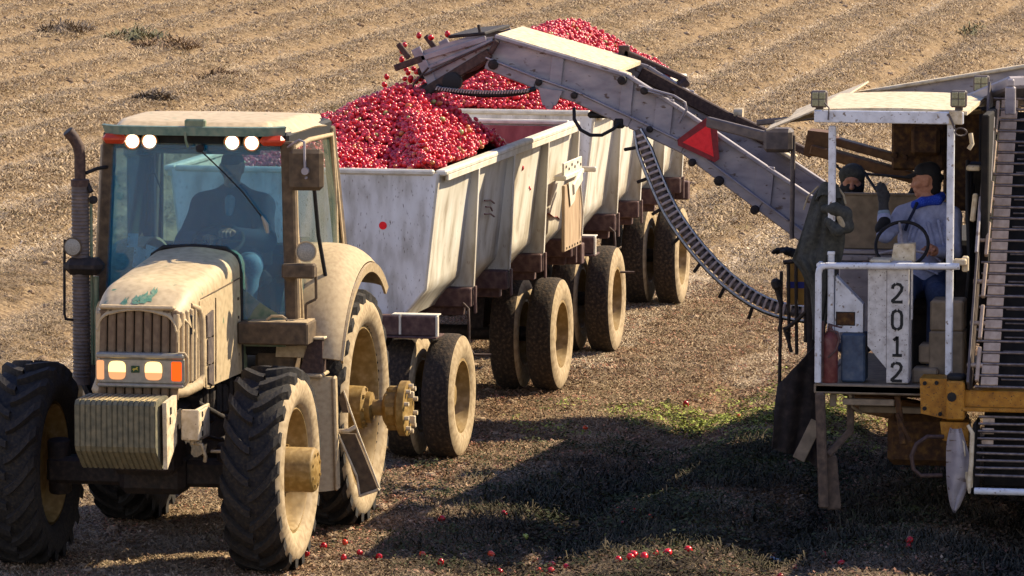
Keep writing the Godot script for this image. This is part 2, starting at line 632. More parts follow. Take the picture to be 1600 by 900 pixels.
	var gl := StandardMaterial3D.new()
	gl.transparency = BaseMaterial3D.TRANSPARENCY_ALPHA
	gl.albedo_color = Color(.02, .50, .68, .25)  # bluish veil in place of sky reflected on the windscreen
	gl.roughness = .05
	M.veil_tint = gl
	var tint := StandardMaterial3D.new()
	tint.albedo_color = Color(.66, .90, .96, .02)
	tint.refraction_enabled = true
	tint.refraction_scale = .05
	tint.transparency = BaseMaterial3D.TRANSPARENCY_ALPHA
	tint.roughness = .02
	M.glass = tint
	var g2 := StandardMaterial3D.new()
	g2.transparency = BaseMaterial3D.TRANSPARENCY_ALPHA
	g2.albedo_color = Color(.40, .52, .46, .22)
	g2.roughness = .08
	M.side_glass = g2
	M.lamp = glow(Color(1.0, .93, .78), 2.6)
	M.lamp_rim = glow(Color(.95, .5, .22), .45)
	M.headlamp = glow(Color(1.0, .84, .52), 1.2)
	M.headlamp_low = glow(Color(.95, .66, .45), .5)
	M.indicator = glow(Color(1.0, .33, .04), .7)


func glow(col: Color, e: float) -> StandardMaterial3D:
	var m := StandardMaterial3D.new()
	m.albedo_color = Color(col.r * .7, col.g * .6, col.b * .5)
	m.roughness = .2
	m.emission_enabled = true
	m.emission = col
	m.emission_energy_multiplier = e
	return m


func ground() -> void:
	var xs := [-4000.0, -1200.0, -400.0, -150.0, -70.0, -45.0, -36.0]
	for k in 266:
		xs.append(-30.0 + k * 0.155)
	xs += [14.0, 20.0, 34.0, 70.0, 200.0, 800.0, 4000.0]
	var zs := [4000.0, 1200.0, 400.0, 150.0, 60.0, 30.0, 16.0]
	for k in 300:
		zs.append(8.0 - k * 0.12)
	for k in 230:
		zs.append(-28.0 - k * 0.32)
	zs += [-106.0, -116.0, -140.0, -200.0, -500.0, -1500.0, -4000.0]
	var v := PackedVector3Array()
	var n := PackedVector3Array()
	var uv := PackedInt32Array()
	for z in zs:
		for x in xs:
			v.append(Vector3(x, ground_y(x, z) if absf(x) < 200 and absf(z) < 200 else -0.05, z))
	var w := xs.size()
	for j in zs.size():
		for i in w:
			var a := v[j * w + mini(i + 1, w - 1)] - v[j * w + maxi(i - 1, 0)]
			var b := v[mini(j + 1, zs.size() - 1) * w + i] - v[maxi(j - 1, 0) * w + i]
			n.append(b.cross(a).normalized() * (1.0 if b.cross(a).y > 0 else -1.0))
	for j in zs.size() - 1:
		for i in w - 1:
			var p := j * w + i
			uv.append_array([p, p + w, p + 1, p + 1, p + w, p + w + 1])
	var arr := []
	arr.resize(Mesh.ARRAY_MAX)
	arr[Mesh.ARRAY_VERTEX] = v
	arr[Mesh.ARRAY_NORMAL] = n
	arr[Mesh.ARRAY_INDEX] = uv
	var me := ArrayMesh.new()
	me.add_surface_from_arrays(Mesh.PRIMITIVE_TRIANGLES, arr)
	var m := StandardMaterial3D.new()
	m.albedo_texture = ntex([[0.0, c(.31, .25, .19)], [.3, c(.43, .36, .28)], [.55, c(.525, .45, .35)], [.8, c(.60, .52, .405)], [1.0, c(.67, .59, .47)]], 0.022, 6, 21, 1024)
	m.uv1_triplanar = true
	m.uv1_world_triplanar = true
	m.uv1_scale = Vector3.ONE * 0.31
	m.roughness = 1.0
	m.metallic_specular = 0.1
	m.heightmap_enabled = true
	m.heightmap_texture = ntex([Color.BLACK, Color.WHITE], 0.03, 6, 22, 1024)
	m.heightmap_scale = 4.0
	m.detail_enabled = true
	m.detail_blend_mode = BaseMaterial3D.BLEND_MODE_MIX
	m.detail_uv_layer = BaseMaterial3D.DETAIL_UV_2
	m.uv2_triplanar = true
	m.uv2_world_triplanar = true
	m.uv2_scale = Vector3.ONE * 0.043
	m.detail_albedo = ntex([[0.0, Color(.31, .25, .18, .6)], [.45, Color(.52, .44, .33, .1)], [.6, Color(.56, .45, .32, .1)], [1.0, Color(.64, .56, .44, .5)]], 0.016, 6, 23, 512)
	var o := MeshInstance3D.new()
	o.name = "ground"
	o.mesh = me
	o.material_override = m
	add_child(o)
	o.set_meta("kind", "structure")
	tag(o, "harvested field of dry tan soil and straw running back in rows")


# ---- a wheel with its outer face towards side * x; shapes round the origin, shared by copies
func tyre_shape(r: float, w: float, rim_r: float, lugs: int, side: float, tall: float) -> MB:
	var mb := MB.new()
	var h := w / 2.0
	var e := r - tall
	var prof := [Vector2(rim_r, -h * .72), Vector2(rim_r + .02, -h * .9), Vector2(lerpf(rim_r, e, .5), -h * 1.04), Vector2(e - .05, -h * .96), Vector2(e - .012, -h * .8), Vector2(e, -h * .4), Vector2(e + .004, 0.0)]
	for k in range(5, -1, -1):
		prof.append(Vector2(prof[k].x, -prof[k].y))
	mb.lathe(Vector3.ZERO, Vector3.RIGHT, prof, 48)
	for j in lugs:
		for s in [-1.0, 1.0]:
			var a0: float = TAU * (j + (0.5 if s > 0 else 0.0)) / lugs
			var prev := []
			for t in 7:
				var f := t / 6.0
				var x: float = s * h * (-.03 + 1.02 * f)
				var th := a0 + f * (0.215 * sqrt(f)) / r * (r / 0.75) * 1.1
				var base := e - .03 - (0.05 * pow(f, 6.0))
				var top := r - .012 * f * f - (0.025 if t == 6 else 0.0)
				var wd := lerpf(.032, .052, f) / r
				var ring := []
				for q in [[th - wd * 1.3, base], [th - wd * .8, top], [th + wd * .8, top], [th + wd * 1.3, base]]:
					ring.append(Vector3(x, sin(q[0]) * q[1], cos(q[0]) * q[1]))
				if t > 0:
					var mid := Vector3(x, sin(th) * (e - .03), cos(th) * (e - .03))
					for k in 3:
						mb.quad(prev[k], prev[k + 1], ring[k + 1], ring[k], (prev[k] + ring[k + 1]) * .5 - mid)
				if t == 6:
					mb.quad(ring[0], ring[1], ring[2], ring[3], Vector3(s, 0, 0))
				prev = ring
	return mb


func dish(mb: MB, r: float, w: float, side: float, depth: float, hole: float) -> void:
	var h := w / 2.0
	mb.lathe(Vector3.ZERO, Vector3.RIGHT * side, [Vector2(r + .012, -h * .74), Vector2(r + .012, h * .72), Vector2(r + .02, h * .80), Vector2(r - .012, h * .82), Vector2(r - .03, h * .7), Vector2(r - .05, h * .35), Vector2(r - .07, h - depth), Vector2(r * .62, h - depth * .92), Vector2(hole, h - depth * .8), Vector2(0.0, h - depth * .8)], 40)
	mb.lathe(Vector3.ZERO, Vector3.RIGHT * side, [Vector2(r - .02, -h * .74), Vector2(r - .05, -h * .5), Vector2(r - .06, h - depth - .03), Vector2(0, h - depth - .03)], 40)


func place_wheel(parent: Node3D, called: String, at: Vector3, parts: Array) -> Node3D:
	var wn := node(called, parent, at)
	for p in parts:
		var o := MeshInstance3D.new()
		o.name = p[0]
		o.mesh = p[1]
		o.material_override = p[2]
		wn.add_child(o, true)
	return wn


func tractor() -> void:
	var T := thing("tractor", Vector3(.1, 0, -1.1), "dusty tan and green tractor with a lit cab roof, hauling the loaded trailers", "tractor")
	var b := MB.new()
	# --- front wheels: tyre, rim, hub
	var F := Vector3(.85, .745, 0)
	for s in [1.0, -1.0]:
		var ty := tyre_shape(.755, .43, .46, 20, s, .052)
		var sw := MB.new()   # the dust-caked outer sidewall, 3 mm proud of the tyre
		sw.lathe(Vector3.ZERO, Vector3.RIGHT * s, [Vector2(.462, .157), Vector2(.48, .200), Vector2(.585, .231), Vector2(.655, .212), Vector2(.678, .187)], 48)
		var rm := MB.new()
		dish(rm, .455, .43, s, .2, .12)
		var hb := MB.new()
		hb.lathe(Vector3.ZERO, Vector3.RIGHT * s, [Vector2(.21, .02), Vector2(.19, .07), Vector2(.165, .1), Vector2(.165, .315), Vector2(.15, .335), Vector2(0, .338)], 28)
		for k in 10:
			var a := TAU * k / 10
			hb.cyl(Vector3(s * .06, cos(a) * .19, sin(a) * .19), Vector3(s * .105, cos(a) * .19, sin(a) * .19), .015, 8)
		for k in 8:
			var a := TAU * (k + .5) / 8
			hb.cyl(Vector3(s * .332, cos(a) * .12, sin(a) * .12), Vector3(s * .345, cos(a) * .12, sin(a) * .12), .012, 6)
		place_wheel(T, "front_wheel", Vector3(.96 if s > 0 else -.85, .74, 0), [["tyre", ty.mesh(), M.tread], ["sidewall", sw.mesh(), M.sidewall], ["rim", rm.mesh(), M.rim], ["hub", hb.mesh(), M.hub]])
	# --- rear wheels
	for s in [1.0, -1.0]:
		var ty := tyre_shape(.92, .44, .63, 24, s, .055)
		var sw := MB.new()
		sw.lathe(Vector3.ZERO, Vector3.RIGHT * s, [Vector2(.632, .16), Vector2(.65, .204), Vector2(.755, .236), Vector2(.82, .217), Vector2(.843, .19)], 56)
		var rm := MB.new()
		dish(rm, .625, .44, s, .34, .2)
		var hb := MB.new()
		hb.lathe(Vector3.ZERO, Vector3.RIGHT * s, [Vector2(.36, -.12), Vector2(.33, -.06), Vector2(.2, -.02), Vector2(.17, .05), Vector2(.165, .2), Vector2(.12, .22), Vector2(.12, .26), Vector2(.06, .27)], 28)
		for k in 6:
			var a := TAU * k / 6 + .3
			hb.box(Vector3(s * -.03, cos(a) * .42, sin(a) * .42), Vector3(.05, .3, .13), .01, Basis(Vector3.RIGHT, a))
		for k in 8:
			var a := TAU * k / 8
			hb.cyl(Vector3(s * .2, cos(a) * .14, sin(a) * .14), Vector3(s * .225, cos(a) * .14, sin(a) * .14), .014, 6)
		var ax := MB.new()
		ax.cyl(Vector3(s * .2, 0, 0), Vector3(s * .44, 0, 0), .062, 18, .006)
		ax.box(Vector3(s * .42, .03, 0), Vector3(.1, .02, .03), .003)
		var fl := MB.new()
		fl.lathe(Vector3.ZERO, Vector3.RIGHT * s, [Vector2(0, .36), Vector2(.11, .36), Vector2(.14, .38), Vector2(.14, .46), Vector2(.195, .48), Vector2(.215, .49), Vector2(.215, .545), Vector2(.2, .55), Vector2(.09, .553), Vector2(.07, .535), Vector2(0, .535)], 28)
		fl.box(Vector3(s * .43, 0, 0), Vector3(.1, .34, .1), .02)
		fl.box(Vector3(s * .43, 0, 0), Vector3(.1, .1, .34), .02)
		var fb := MB.new()
		for k in 10:
			var a := TAU * k / 10
			fb.cyl(Vector3(s * .54, cos(a) * .175, sin(a) * .175), Vector3(s * .585, cos(a) * .175, sin(a) * .175), .019, 6)
		fb.box(Vector3(s * .57, .11, .02), Vector3(.05, .05, .04), .005)
		fb.box(Vector3(s * .57, -.09, -.03), Vector3(.05, .06, .04), .005)
		var xx := 0.97 if s > 0 else -.64
		place_wheel(T, "rear_wheel", Vector3(xx, .905, -2.25), [["tyre", ty.mesh(), M.tread], ["sidewall", sw.mesh(), M.sidewall], ["rim", rm.mesh(), M.rim], ["hub", hb.mesh(), M.hub], ["axle_bar", ax.mesh(), M.rim], ["axle_flange", fl.mesh(), M.hub], ["flange_bolts", fb.mesh(), M.cream]])
	# --- front axle, chassis
	b = MB.new()
	b.beam(Vector3(-.72, .70, 0), Vector3(.84, .70, 0), .2, .2, .03)
	b.box(Vector3(.1, .70, .02), Vector3(.5, .3, .34), .05)
	for s in [-1.0, 1.0]:
		b.cyl(Vector3(s * .64, .52, -.02), Vector3(s * .64, .92, .02), .085, 14, .01)
		b.tube([Vector3(.0, .62, -.2), Vector3(s * .6, .62, -.18)], .025, 8)
	obj("front_axle", b, M.iron, T)
	b = MB.new()
	b.box(Vector3(.1, .98, -.6), Vector3(.46, .5, 2.1), .04)
	b.box(Vector3(.1, .9, -2.1), Vector3(.7, .7, 1.2), .08)
	b.beam(Vector3(-.75, .9, -2.25), Vector3(.95, .9, -2.25), .3, .3, .05)
	for k in 7:
		b.box(Vector3(.34, 1.12 + .03 * (k % 2), -.15 - .2 * k), Vector3(.12, .3 - .02 * k, .1), .02)
	b.tube([Vector3(.38, 1.2, -.1), Vector3(.46, 1.05, -.5), Vector3(.44, .95, -1.1)], .022, 8)
	b.tube([Vector3(.38, 1.0, .1), Vector3(.5, .9, -.3), Vector3(.44, .85, -1.1)], .016, 8)
	b.box(Vector3(-.2, 1.2, -1.2), Vector3(.3, .5, .5), .04)
	obj("engine_and_chassis", b, M.iron, T)
	# --- front weights: fifteen plates on a bracket
	b = MB.new()
	b.box(Vector3(.1, 1.1, .72), Vector3(.62, .26, .34), .02)
	obj("weight_carrier", b, M.iron, T)
	var wprof := PackedVector2Array([Vector2(.70, .965), Vector2(.78, .885), Vector2(.90, .845), Vector2(1.08, .99), Vector2(1.10, 1.03), Vector2(1.10, 1.33), Vector2(1.075, 1.362), Vector2(.72, 1.362), Vector2(.70, 1.34)])
	for k in 15:
		var x := -.218 + k * .0395
		var w := MB.new()
		var inner := PackedVector2Array()
		for q in wprof:
			inner.append((q - Vector2(.9, 1.1)) * .975 + Vector2(.9, 1.1))
		w.prism(wprof, Vector3(x + .005, 0, 0), Vector3(0, 0, 1), Vector3(0, 1, 0), -.026)
		w.prism(inner, Vector3(x - .003, 0, 0), Vector3(0, 0, 1), Vector3(0, 1, 0), -.042)
		obj("front_weight", w, M.weight, T)
	b = MB.new()   # side plate and bracket with slots beside the weights
	b.prism(PackedVector2Array([Vector2(.70, 1.02), Vector2(.98, .86), Vector2(1.0, 1.34), Vector2(.70, 1.36)]), Vector3(.40, 0, 0), Vector3(0, 0, 1), Vector3(0, 1, 0), -.03)
	b.box(Vector3(.52, 1.14, .66), Vector3(.13, .22, .04), .006)
	b.box(Vector3(.575, 1.14, .52), Vector3(.025, .2, .30), .006)
	b.box(Vector3(.50, 1.10, .30), Vector3(.025, .24, .5), .006)
	obj("weight_bracket", b, M.cream, T)
	b = MB.new()
	for k in 5:
		b.box(Vector3(.514, 1.04 + .05 * (k % 3), .16 + .075 * k), Vector3(.006, .03, .045), .002)
	for k in 3:
		b.box(Vector3(.589, 1.07 + .07 * k, .58), Vector3(.006, .04, .03), .002)
	b.box(Vector3(.433, 1.27, .88), Vector3(.006, .05, .03))
	b.box(Vector3(.433, 1.2, .9), Vector3(.006, .05, .02))
	obj("bracket_slots", b, M.black, T)
	b = MB.new()
	b.tube([Vector3(.48, .98, .45), Vector3(.55, .97, .45), Vector3(.57, .88, .42), Vector3(.56, .84, .40)], .014, 8)
	b.tube([Vector3(.58, .90, .30), Vector3(.76, .90, .28)], .012, 8)
	obj("tie_rod", b, M.cream, T)
	# --- hood: a lofted shell, rounded in section, its nose falling to the grille
	var hood := func(u: float, v: float) -> Vector3:
		var z := lerpf(-1.12, .60, v)
		var nose := clampf((z - .02) / .58, 0.0, 1.0)
		var half := lerpf(.34, .345, v) - .06 * pow(nose, 3.0)
		var top := lerpf(2.235, 2.135, (z + 1.12) / 1.2) if z < .08 else 2.135 - .185 * pow((z - .08) / .52, 1.9)
		var lowest := lerpf(1.30, 1.34, v) if nose <= 0.0 else lerpf(1.34, 1.93, pow(nose, .5))
		var a := lerpf(-1.0, 1.0, u)
		var k := absf(a)
		var x: float
		var y: float
		if k < .55:
			x = a / .55 * (half - .10)
			y = top - .03 * pow(k / .55, 2.0)
		elif k < .75:
			var t := (k - .55) / .2 * PI / 2.0
			x = signf(a) * (half - .10 + .10 * sin(t))
			y = top - .03 - .12 * (1.0 - cos(t))
		else:
			x = signf(a) * (half + .015 * (k - .75) / .25)
			y = lerpf(top - .15, minf(lowest, top - .15), (k - .75) / .25)
		return Vector3(.11 + x, y, z)
	b = MB.new()
	b.sheet(56, 44, hood, .012)
	obj("hood", b, M.hood, T)
	b = MB.new()   # cowl between hood and windscreen, with its dark seam
	for s in [-1.0, 1.0]:
		b.tube([Vector3(.11 + s * .362, 1.32, -1.12), Vector3(.11 + s * .358, 2.05, -1.12), Vector3(.11 + s * .325, 2.18, -1.12), Vector3(.11 + s * .24, 2.238, -1.12), Vector3(.11, 2.25, -1.12)], .016, 8)
	obj("hood_seam", b, M.black, T)
	b = MB.new()
	b.sheet(30, 3, func(u: float, v: float):
		var q: Vector3 = hood.call(u, 0.0)
		return Vector3((q.x - .11) * 1.06 + .11, q.y + .012, lerpf(-1.14, -1.24, v)), .01)
	obj("cowl", b, M.green, T)
	b = MB.new()   # panel joint along the hood's side
	for s in [-1.0, 1.0]:
		b.tube([Vector3(.11 + s * .354, 1.99, .12), Vector3(.11 + s * .358, 2.0, -.3), Vector3(.11 + s * .358, 2.02, -1.1)], .005, 6)
		b.tube([Vector3(.11 + s * .375, 1.96, -.26), Vector3(.11 + s * .372, 1.6, -.27), Vector3(.11 + s * .372, 1.34, -.26)], .005, 6)
		for k in 4:
			b.cyl(Vector3(.11 + s * .355, 1.45 + .14 * k, -1.02), Vector3(.11 + s * .366, 1.45 + .14 * k, -1.02), .012, 8)
	obj("panel_joint", b, M.dust_dark, T)
	# --- nose: frame round the grille, wrapped side grille
	b = MB.new()
	b.box(Vector3(.10, 1.62, .42), Vector3(.50, .66, .2), .02)
	b.box(Vector3(.14, 1.62, .25), Vector3(.66, .60, .3), .02)
	obj("radiator_core", b, M.black, T)
	for k in 9:   # front grille slats between top and bottom rail
		var g := MB.new()
		g.beam(Vector3(-.145 + k * .0665, 1.625, .585), Vector3(-.145 + k * .0665, 1.955, .56), .05, .056, .012, Vector3.RIGHT)
		g.beam(Vector3(-.145 + k * .0665, 1.30, .60), Vector3(-.145 + k * .0665, 1.43, .60), .05, .056, .012, Vector3.RIGHT)
		obj("grille_slat", g, M.grille, T)
	for k in 6:   # side grille slats round the corner on both sides
		var f := k / 5.0
		for s in [-1.0, 1.0]:
			var g := MB.new()
			var x0: float = .11 + s * lerpf(.285, .35, sin(f * PI / 2))
			var z0 := lerpf(.585, .24, f)
			g.beam(Vector3(x0, 1.40 + .02 * f, z0), Vector3(x0, 1.935 + .02 * f, z0 - .02), .05, .045, .01, Vector3(s, 0, 0))
			obj("side_grille_slat", g, M.dust, T)
	b = MB.new()
	for s in [-1.0, 1.0]:
		b.tube([Vector3(.11 + s * .335, 1.97, .34), Vector3(.11 + s * .365, 1.93, .24), Vector3(.11 + s * .372, 1.85, .19), Vector3(.11 + s * .375, 1.45, .18), Vector3(.11 + s * .365, 1.38, .26), Vector3(.11 + s * .325, 1.36, .48), Vector3(.11 + s * .26, 1.355, .58)], [.02, .03, .035, .035, .045, .045, .04], 10)
	b.box(Vector3(.11, 1.972, .57), Vector3(.56, .03, .07), .012)
	obj("grille_frame", b, M.dust, T)
	# side panel behind the wrapped grille with three screened openings
	b = MB.new()
	for s in [-1.0, 1.0]:
		b.sheet(10, 8, func(u: float, v: float):
			return Vector3(.11 + s * (.362 + .010 * sin(v * PI)), lerpf(1.30 + .10 * pow(1 - u, 3), 1.98, v), lerpf(.17, -.25, u)), .01)
	obj("side_panel", b, M.dust, T)
	for s in [-1.0, 1.0]:
		for k in 3:
			var g := MB.new()
			var y0: float = [1.70, 1.50, 1.36][k]
			var y1: float = [1.86, 1.68, 1.48][k]
			var lift := -.02 * k
			var dz := .02 if k < 2 else .04
			g.hexa([Vector3(.11 + s * .368, y0, .02 + lift), Vector3(.11 + s * .382, y0, .02 + lift), Vector3(.11 + s * .382, y0 - dz, -.17), Vector3(.11 + s * .368, y0 - dz, -.17),
				Vector3(.11 + s * .368, y1, .02 + lift), Vector3(.11 + s * .382, y1, .02 + lift), Vector3(.11 + s * .382, y1 + .02, -.17), Vector3(.11 + s * .368, y1 + .02, -.17)])
			obj("side_screen", g, M.steel_dark, T)
	for q in [[.50, .575, .90, .965], [.44, .50, .93, .97], [.575, .62, .86, .95], [.33, .38, .94, .97]]:   # green showing where the dust is worn off
		b = MB.new()
		b.sheet(10, 6, func(u: float, v: float):
			var w := lerpf(q[0], q[1], u) + .012 * sin(v * 9.0 + q[0] * 40.0)
			var p: Vector3 = hood.call(w, lerpf(q[2] + .02 * sin(u * 11.0), q[3], v))
			return p + Vector3(0, .0125, .009))
		obj("worn_patch", b, M.worn, T)
	b = MB.new()   # small piece of dirt-dark latch on the nose
	b.prism(PackedVector2Array([Vector2(0, 0), Vector2(.035, .012), Vector2(.03, .05)]), Vector3(.09, 2.098, .22), Vector3(1, 0, 0), Vector3(0, .35, -.94), .006)
	obj("hood_latch", b, M.dust_dark, T)
	# --- headlight bar
	b = MB.new()
	b.box(Vector3(.15, 1.52, .625), Vector3(.64, .2, .07), .02)
	b.box(Vector3(.15, 1.632, .625), Vector3(.655, .04, .11), .012)
	b.box(Vector3(.15, 1.415, .62), Vector3(.64, .028, .09), .01)
	obj("headlight_bar", b, M.bezel, T)
	b = MB.new()
	b.tube([Vector3(.43, 1.655, .66), Vector3(.475, 1.655, .65), Vector3(.492, 1.62, .63), Vector3(.492, 1.45, .62), Vector3(.47, 1.42, .63)], .012, 8)
	obj("bar_trim", b, M.dust, T)
	for k in 2:
		var h := node("headlight", T, Vector3(-.02 + k * .27, 1.525, .665))
		var at: Vector3 = org[h]
		b = MB.new()
		var poly := PackedVector2Array()
		for q in 28:
			var a := TAU * q / 28
			poly.append(Vector2(signf(cos(a)) * pow(absf(cos(a)), .55) * .068, signf(sin(a)) * pow(absf(sin(a)), .55) * .072))
		b.prism(poly, at + Vector3(0, 0, -.01), Vector3.RIGHT, Vector3.UP, .006)
		obj("lens_rim", b, M.bezel, h)
		var up := PackedVector2Array()
		var dn := PackedVector2Array()
		for q in poly:
			up.append(Vector2(q.x * .93, maxf(q.y * .93, -.012)))
			dn.append(Vector2(q.x * .93, minf(q.y * .93, -.012)))
		b = MB.new()
		b.prism(up, at + Vector3(0, 0, -.004), Vector3.RIGHT, Vector3.UP, .008)
		obj("bright_lens", b, M.headlamp, h)
		b = MB.new()
		b.prism(dn, at + Vector3(0, 0, -.004), Vector3.RIGHT, Vector3.UP, .007)
		obj("lower_lens", b, M.headlamp_low, h)
		lamp_light(h, at + Vector3(0, .02, .03), Color(1, .8, .5), .25)
	b = MB.new()
	b.box(Vector3(.42, 1.525, .662), Vector3(.075, .14, .02), .008)
	obj("indicator_lens", b, M.indicator, T)
	b = MB.new()
	b.box(Vector3(-.145, 1.525, .660), Vector3(.055, .14, .02), .008)
	obj("indicator_lens", b, M.headlamp_low, T)
	b = MB.new()
	b.box(Vector3(.115, 1.535, .664), Vector3(.062, .05, .008), .003)
	var em := obj("maker_badge", b, M.emblem_green, T)
	b = MB.new()   # a small leaping animal
	b.prism(PackedVector2Array([Vector2(-.024, -.004), Vector2(-.012, .006), Vector2(.004, .006), Vector2(.012, .016), Vector2(.022, .012), Vector2(.016, .004), Vector2(.022, -.012), Vector2(.012, -.004), Vector2(.0, -.005), Vector2(-.016, -.018), Vector2(-.012, -.005)]), Vector3(.115, 1.537, .668), Vector3.RIGHT, Vector3.UP, .002)
	obj("leaping_mark", b, M.emblem_yellow, em)
	# --- cab: floor, posts, glass, roof
	var C := .09
	b = MB.new()
	b.box(Vector3(C, 1.47, -2.05), Vector3(1.36, .1, 1.7), .02)
	b.box(Vector3(C, 1.62, -1.32), Vector3(1.0, .3, .14), .02)
	b.box(Vector3(C - .45, 1.75, -2.55), Vector3(.3, .5, .5), .05)
	b.box(Vector3(C + .52, 1.72, -2.3), Vector3(.22, .45, .8), .05)
	obj("cab_floor", b, M.interior, T)
	var posts := [[Vector3(C - .74, 1.5, -1.22), Vector3(C - .66, 3.04, -1.24), .09, .10], [Vector3(C + .755, 1.5, -1.22), Vector3(C + .72, 3.04, -1.24), .10, .10],
		[Vector3(C - .76, 1.9, -2.78), Vector3(C - .70, 3.04, -2.75), .10, .12], [Vector3(C + .79, 1.95, -2.78), Vector3(C + .69, 3.04, -2.75), .09, .12]]
	for p in posts:
		b = MB.new()
		b.beam(p[0], p[1], p[2], p[3], .015, Vector3.BACK)
		obj("cab_post", b, M.dust_dark, T)
	b = MB.new()
	b.beam(Vector3(C + .80, 1.5, -1.265), Vector3(C + .765, 3.0, -1.285), .016, .03, .004, Vector3.BACK)
	b.beam(Vector3(C + .835, 1.95, -2.70), Vector3(C + .735, 3.0, -2.69), .016, .03, .004, Vector3.BACK)
	obj("post_trim", b, M.dust, T)
	b = MB.new()
	b.beam(Vector3(C - .68, 2.06, -2.85), Vector3(C + .68, 2.06, -2.85), .06, .10, .015)
	b.beam(Vector3(C - .66, 3.0, -2.8), Vector3(C + .66, 3.0, -2.8), .06, .08, .015)
	b.box(Vector3(C, 1.75, -2.9), Vector3(1.4, .6, .04), .01)
	b.beam(Vector3(-.60, 2.06, -2.83), Vector3(-.58, 3.0, -2.80), .05, .04, .01, Vector3.BACK)
	obj("rear_frame", b, M.interior, T)
	b = MB.new()   # the dark stack of boxes at the cab's rear corner
	b.box(Vector3(-.70, 2.35, -2.66), Vector3(.22, 1.2, .10), .02)
	b.box(Vector3(-.70, 2.86, -2.62), Vector3(.24, .14, .14), .02)
	obj("rear_corner_panel", b, M.navy, T)
	# windscreen: one bowed pane
	b = MB.new()
	b.sheet(16, 8, func(u: float, v: float):
		var s := lerpf(-1.0, 1.0, u)
		return Vector3(C + s * lerpf(.72, .67, v), lerpf(1.52, 3.02, v), -1.19 + .07 * (1.0 - s * s) - .03 * v), .006)
	obj("windscreen", b, M.glass, T)
	b = MB.new()   # blue veil painting the reflected sky over the pane
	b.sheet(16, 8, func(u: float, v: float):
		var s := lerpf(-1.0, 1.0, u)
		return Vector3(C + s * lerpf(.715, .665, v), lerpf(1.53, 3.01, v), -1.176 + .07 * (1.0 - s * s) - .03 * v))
	obj("sky_veil", b, M.veil_tint, T)
	b = MB.new()
	b.sheet(2, 2, func(u: float, v: float): return Vector3(C + lerpf(-.64, .64, u), lerpf(2.1, 2.97, v), -2.82))
	obj("rear_window", b, M.side_glass, T)
	for s in [-1.0, 1.0]:
		b = MB.new()
		b.sheet(8, 8, func(u: float, v: float):
			var z := lerpf(-1.28, -2.70, u)
			var lowv := lerpf(1.50, 1.50, u) + .62 * smoothstep(.62, 1.0, u)
			return Vector3(C + s * (lerpf(.80, .715, v) + .02 * sin(u * PI)), lerpf(lowv, 3.0, v), z))
		obj("door_glass", b, M.side_glass, T)
		b = MB.new()
		var rim := []
		for q in [[-1.30, 1.48], [-1.30, 2.2], [-1.30, 2.98], [-1.9, 3.0], [-2.66, 2.98], [-2.68, 2.45], [-2.62, 2.15], [-2.45, 1.95], [-2.3, 1.75], [-2.18, 1.55], [-2.0, 1.48]]:
			var v := (float(q[1]) - 1.5) / 1.5
			rim.append(Vector3(C + s * (lerpf(.805, .72, v) + .01), q[1], q[0]))
		b.tube(rim, .02, 8, true)
		obj("door_frame", b, M.dust, T)
	b = MB.new()   # dark hanging seal or hose outside the door
	b.tube([Vector3(C + .86, 2.66, -1.5), Vector3(C + .88, 2.3, -1.55), Vector3(C + .92, 2.0, -1.6), Vector3(C + .94, 1.5, -1.62), Vector3(C + .92, 1.3, -1.6)], .016, 8)
	obj("door_strap", b, M.black, T)
	b = MB.new()   # green dash shroud at the foot of the windscreen
	b.sheet(8, 4, func(u: float, v: float): return Vector3(C + lerpf(.36, .72, u), lerpf(1.50, 1.86 - .14 * u + .1 * pow(1 - u, 2), v), -1.12 - .03 * v), .01)
	obj("side_shroud", b, M.green, T)
	# roof
	b = MB.new()
	b.sheet(36, 24, func(u: float, v: float):
		var s := lerpf(-1.0, 1.0, u)
		var q := lerpf(-1.0, 1.0, v)
		var e := pow(pow(absf(s), 5.0) + pow(absf(q), 5.0), 1.0 / 5.0)
		var m := maxf(absf(s), absf(q))
		var k := m / maxf(e, .001)
		var y := 3.19 - .015 * pow(m, 3.0) - .085 * smoothstep(.86, 1.0, absf(s)) - .03 * smoothstep(.93, 1.0, q) - .05 * smoothstep(.0, 1.0, -q)
		return Vector3(C + s * k * .73, y, -2.03 + q * k * .95), -.03)
	obj("roof", b, M.hood, T)
	b = MB.new()
	b.sheet(24, 3, func(u: float, v: float):
		var a := lerpf(-1.0, 1.0, u)
		return Vector3(C + a * (.70 - .02 * v), lerpf(3.158, 3.092, v), -1.058 - .16 * pow(absf(a), 7.0) - .02 * v), .02)
	obj("roof_band", b, M.teal, T)
	b = MB.new()
	b.box(Vector3(C, 3.035, -1.36), Vector3(1.36, .13, .3), .02)
	b.box(Vector3(C, 3.035, -2.7), Vector3(1.36, .13, .2), .02)
	for s in [-1.0, 1.0]:
		b.box(Vector3(C + s * .67, 3.035, -2.0), Vector3(.1, .13, 1.5), .02)
	obj("roof_rail", b, M.black, T)
	b = MB.new()
	b.box(Vector3(C + .04, 2.955, -1.30), Vector3(.9, .05, .02), .008)
	obj("sun_visor", b, M.steel_dark, T)
	for x in [-.378, -.245, .395, .545]:
		var h := node("roof_lamp", T, Vector3(x, 3.03, -1.17))
		var at: Vector3 = org[h]
		b = MB.new()
		b.lathe(at + Vector3(0, 0, -.1), Vector3.BACK, [Vector2(.03, 0), Vector2(.06, .05), Vector2(.068, .11), Vector2(.064, .115), Vector2(.058, .105)], 24)
		obj("lamp_housing", b, M.dust_dark, h)
		b = MB.new()
		b.lathe(at, Vector3.BACK, [Vector2(.0, .012), Vector2(.03, .009), Vector2(.052, .0)], 24)
		obj("lamp_lens", b, M.lamp, h)
		b = MB.new()
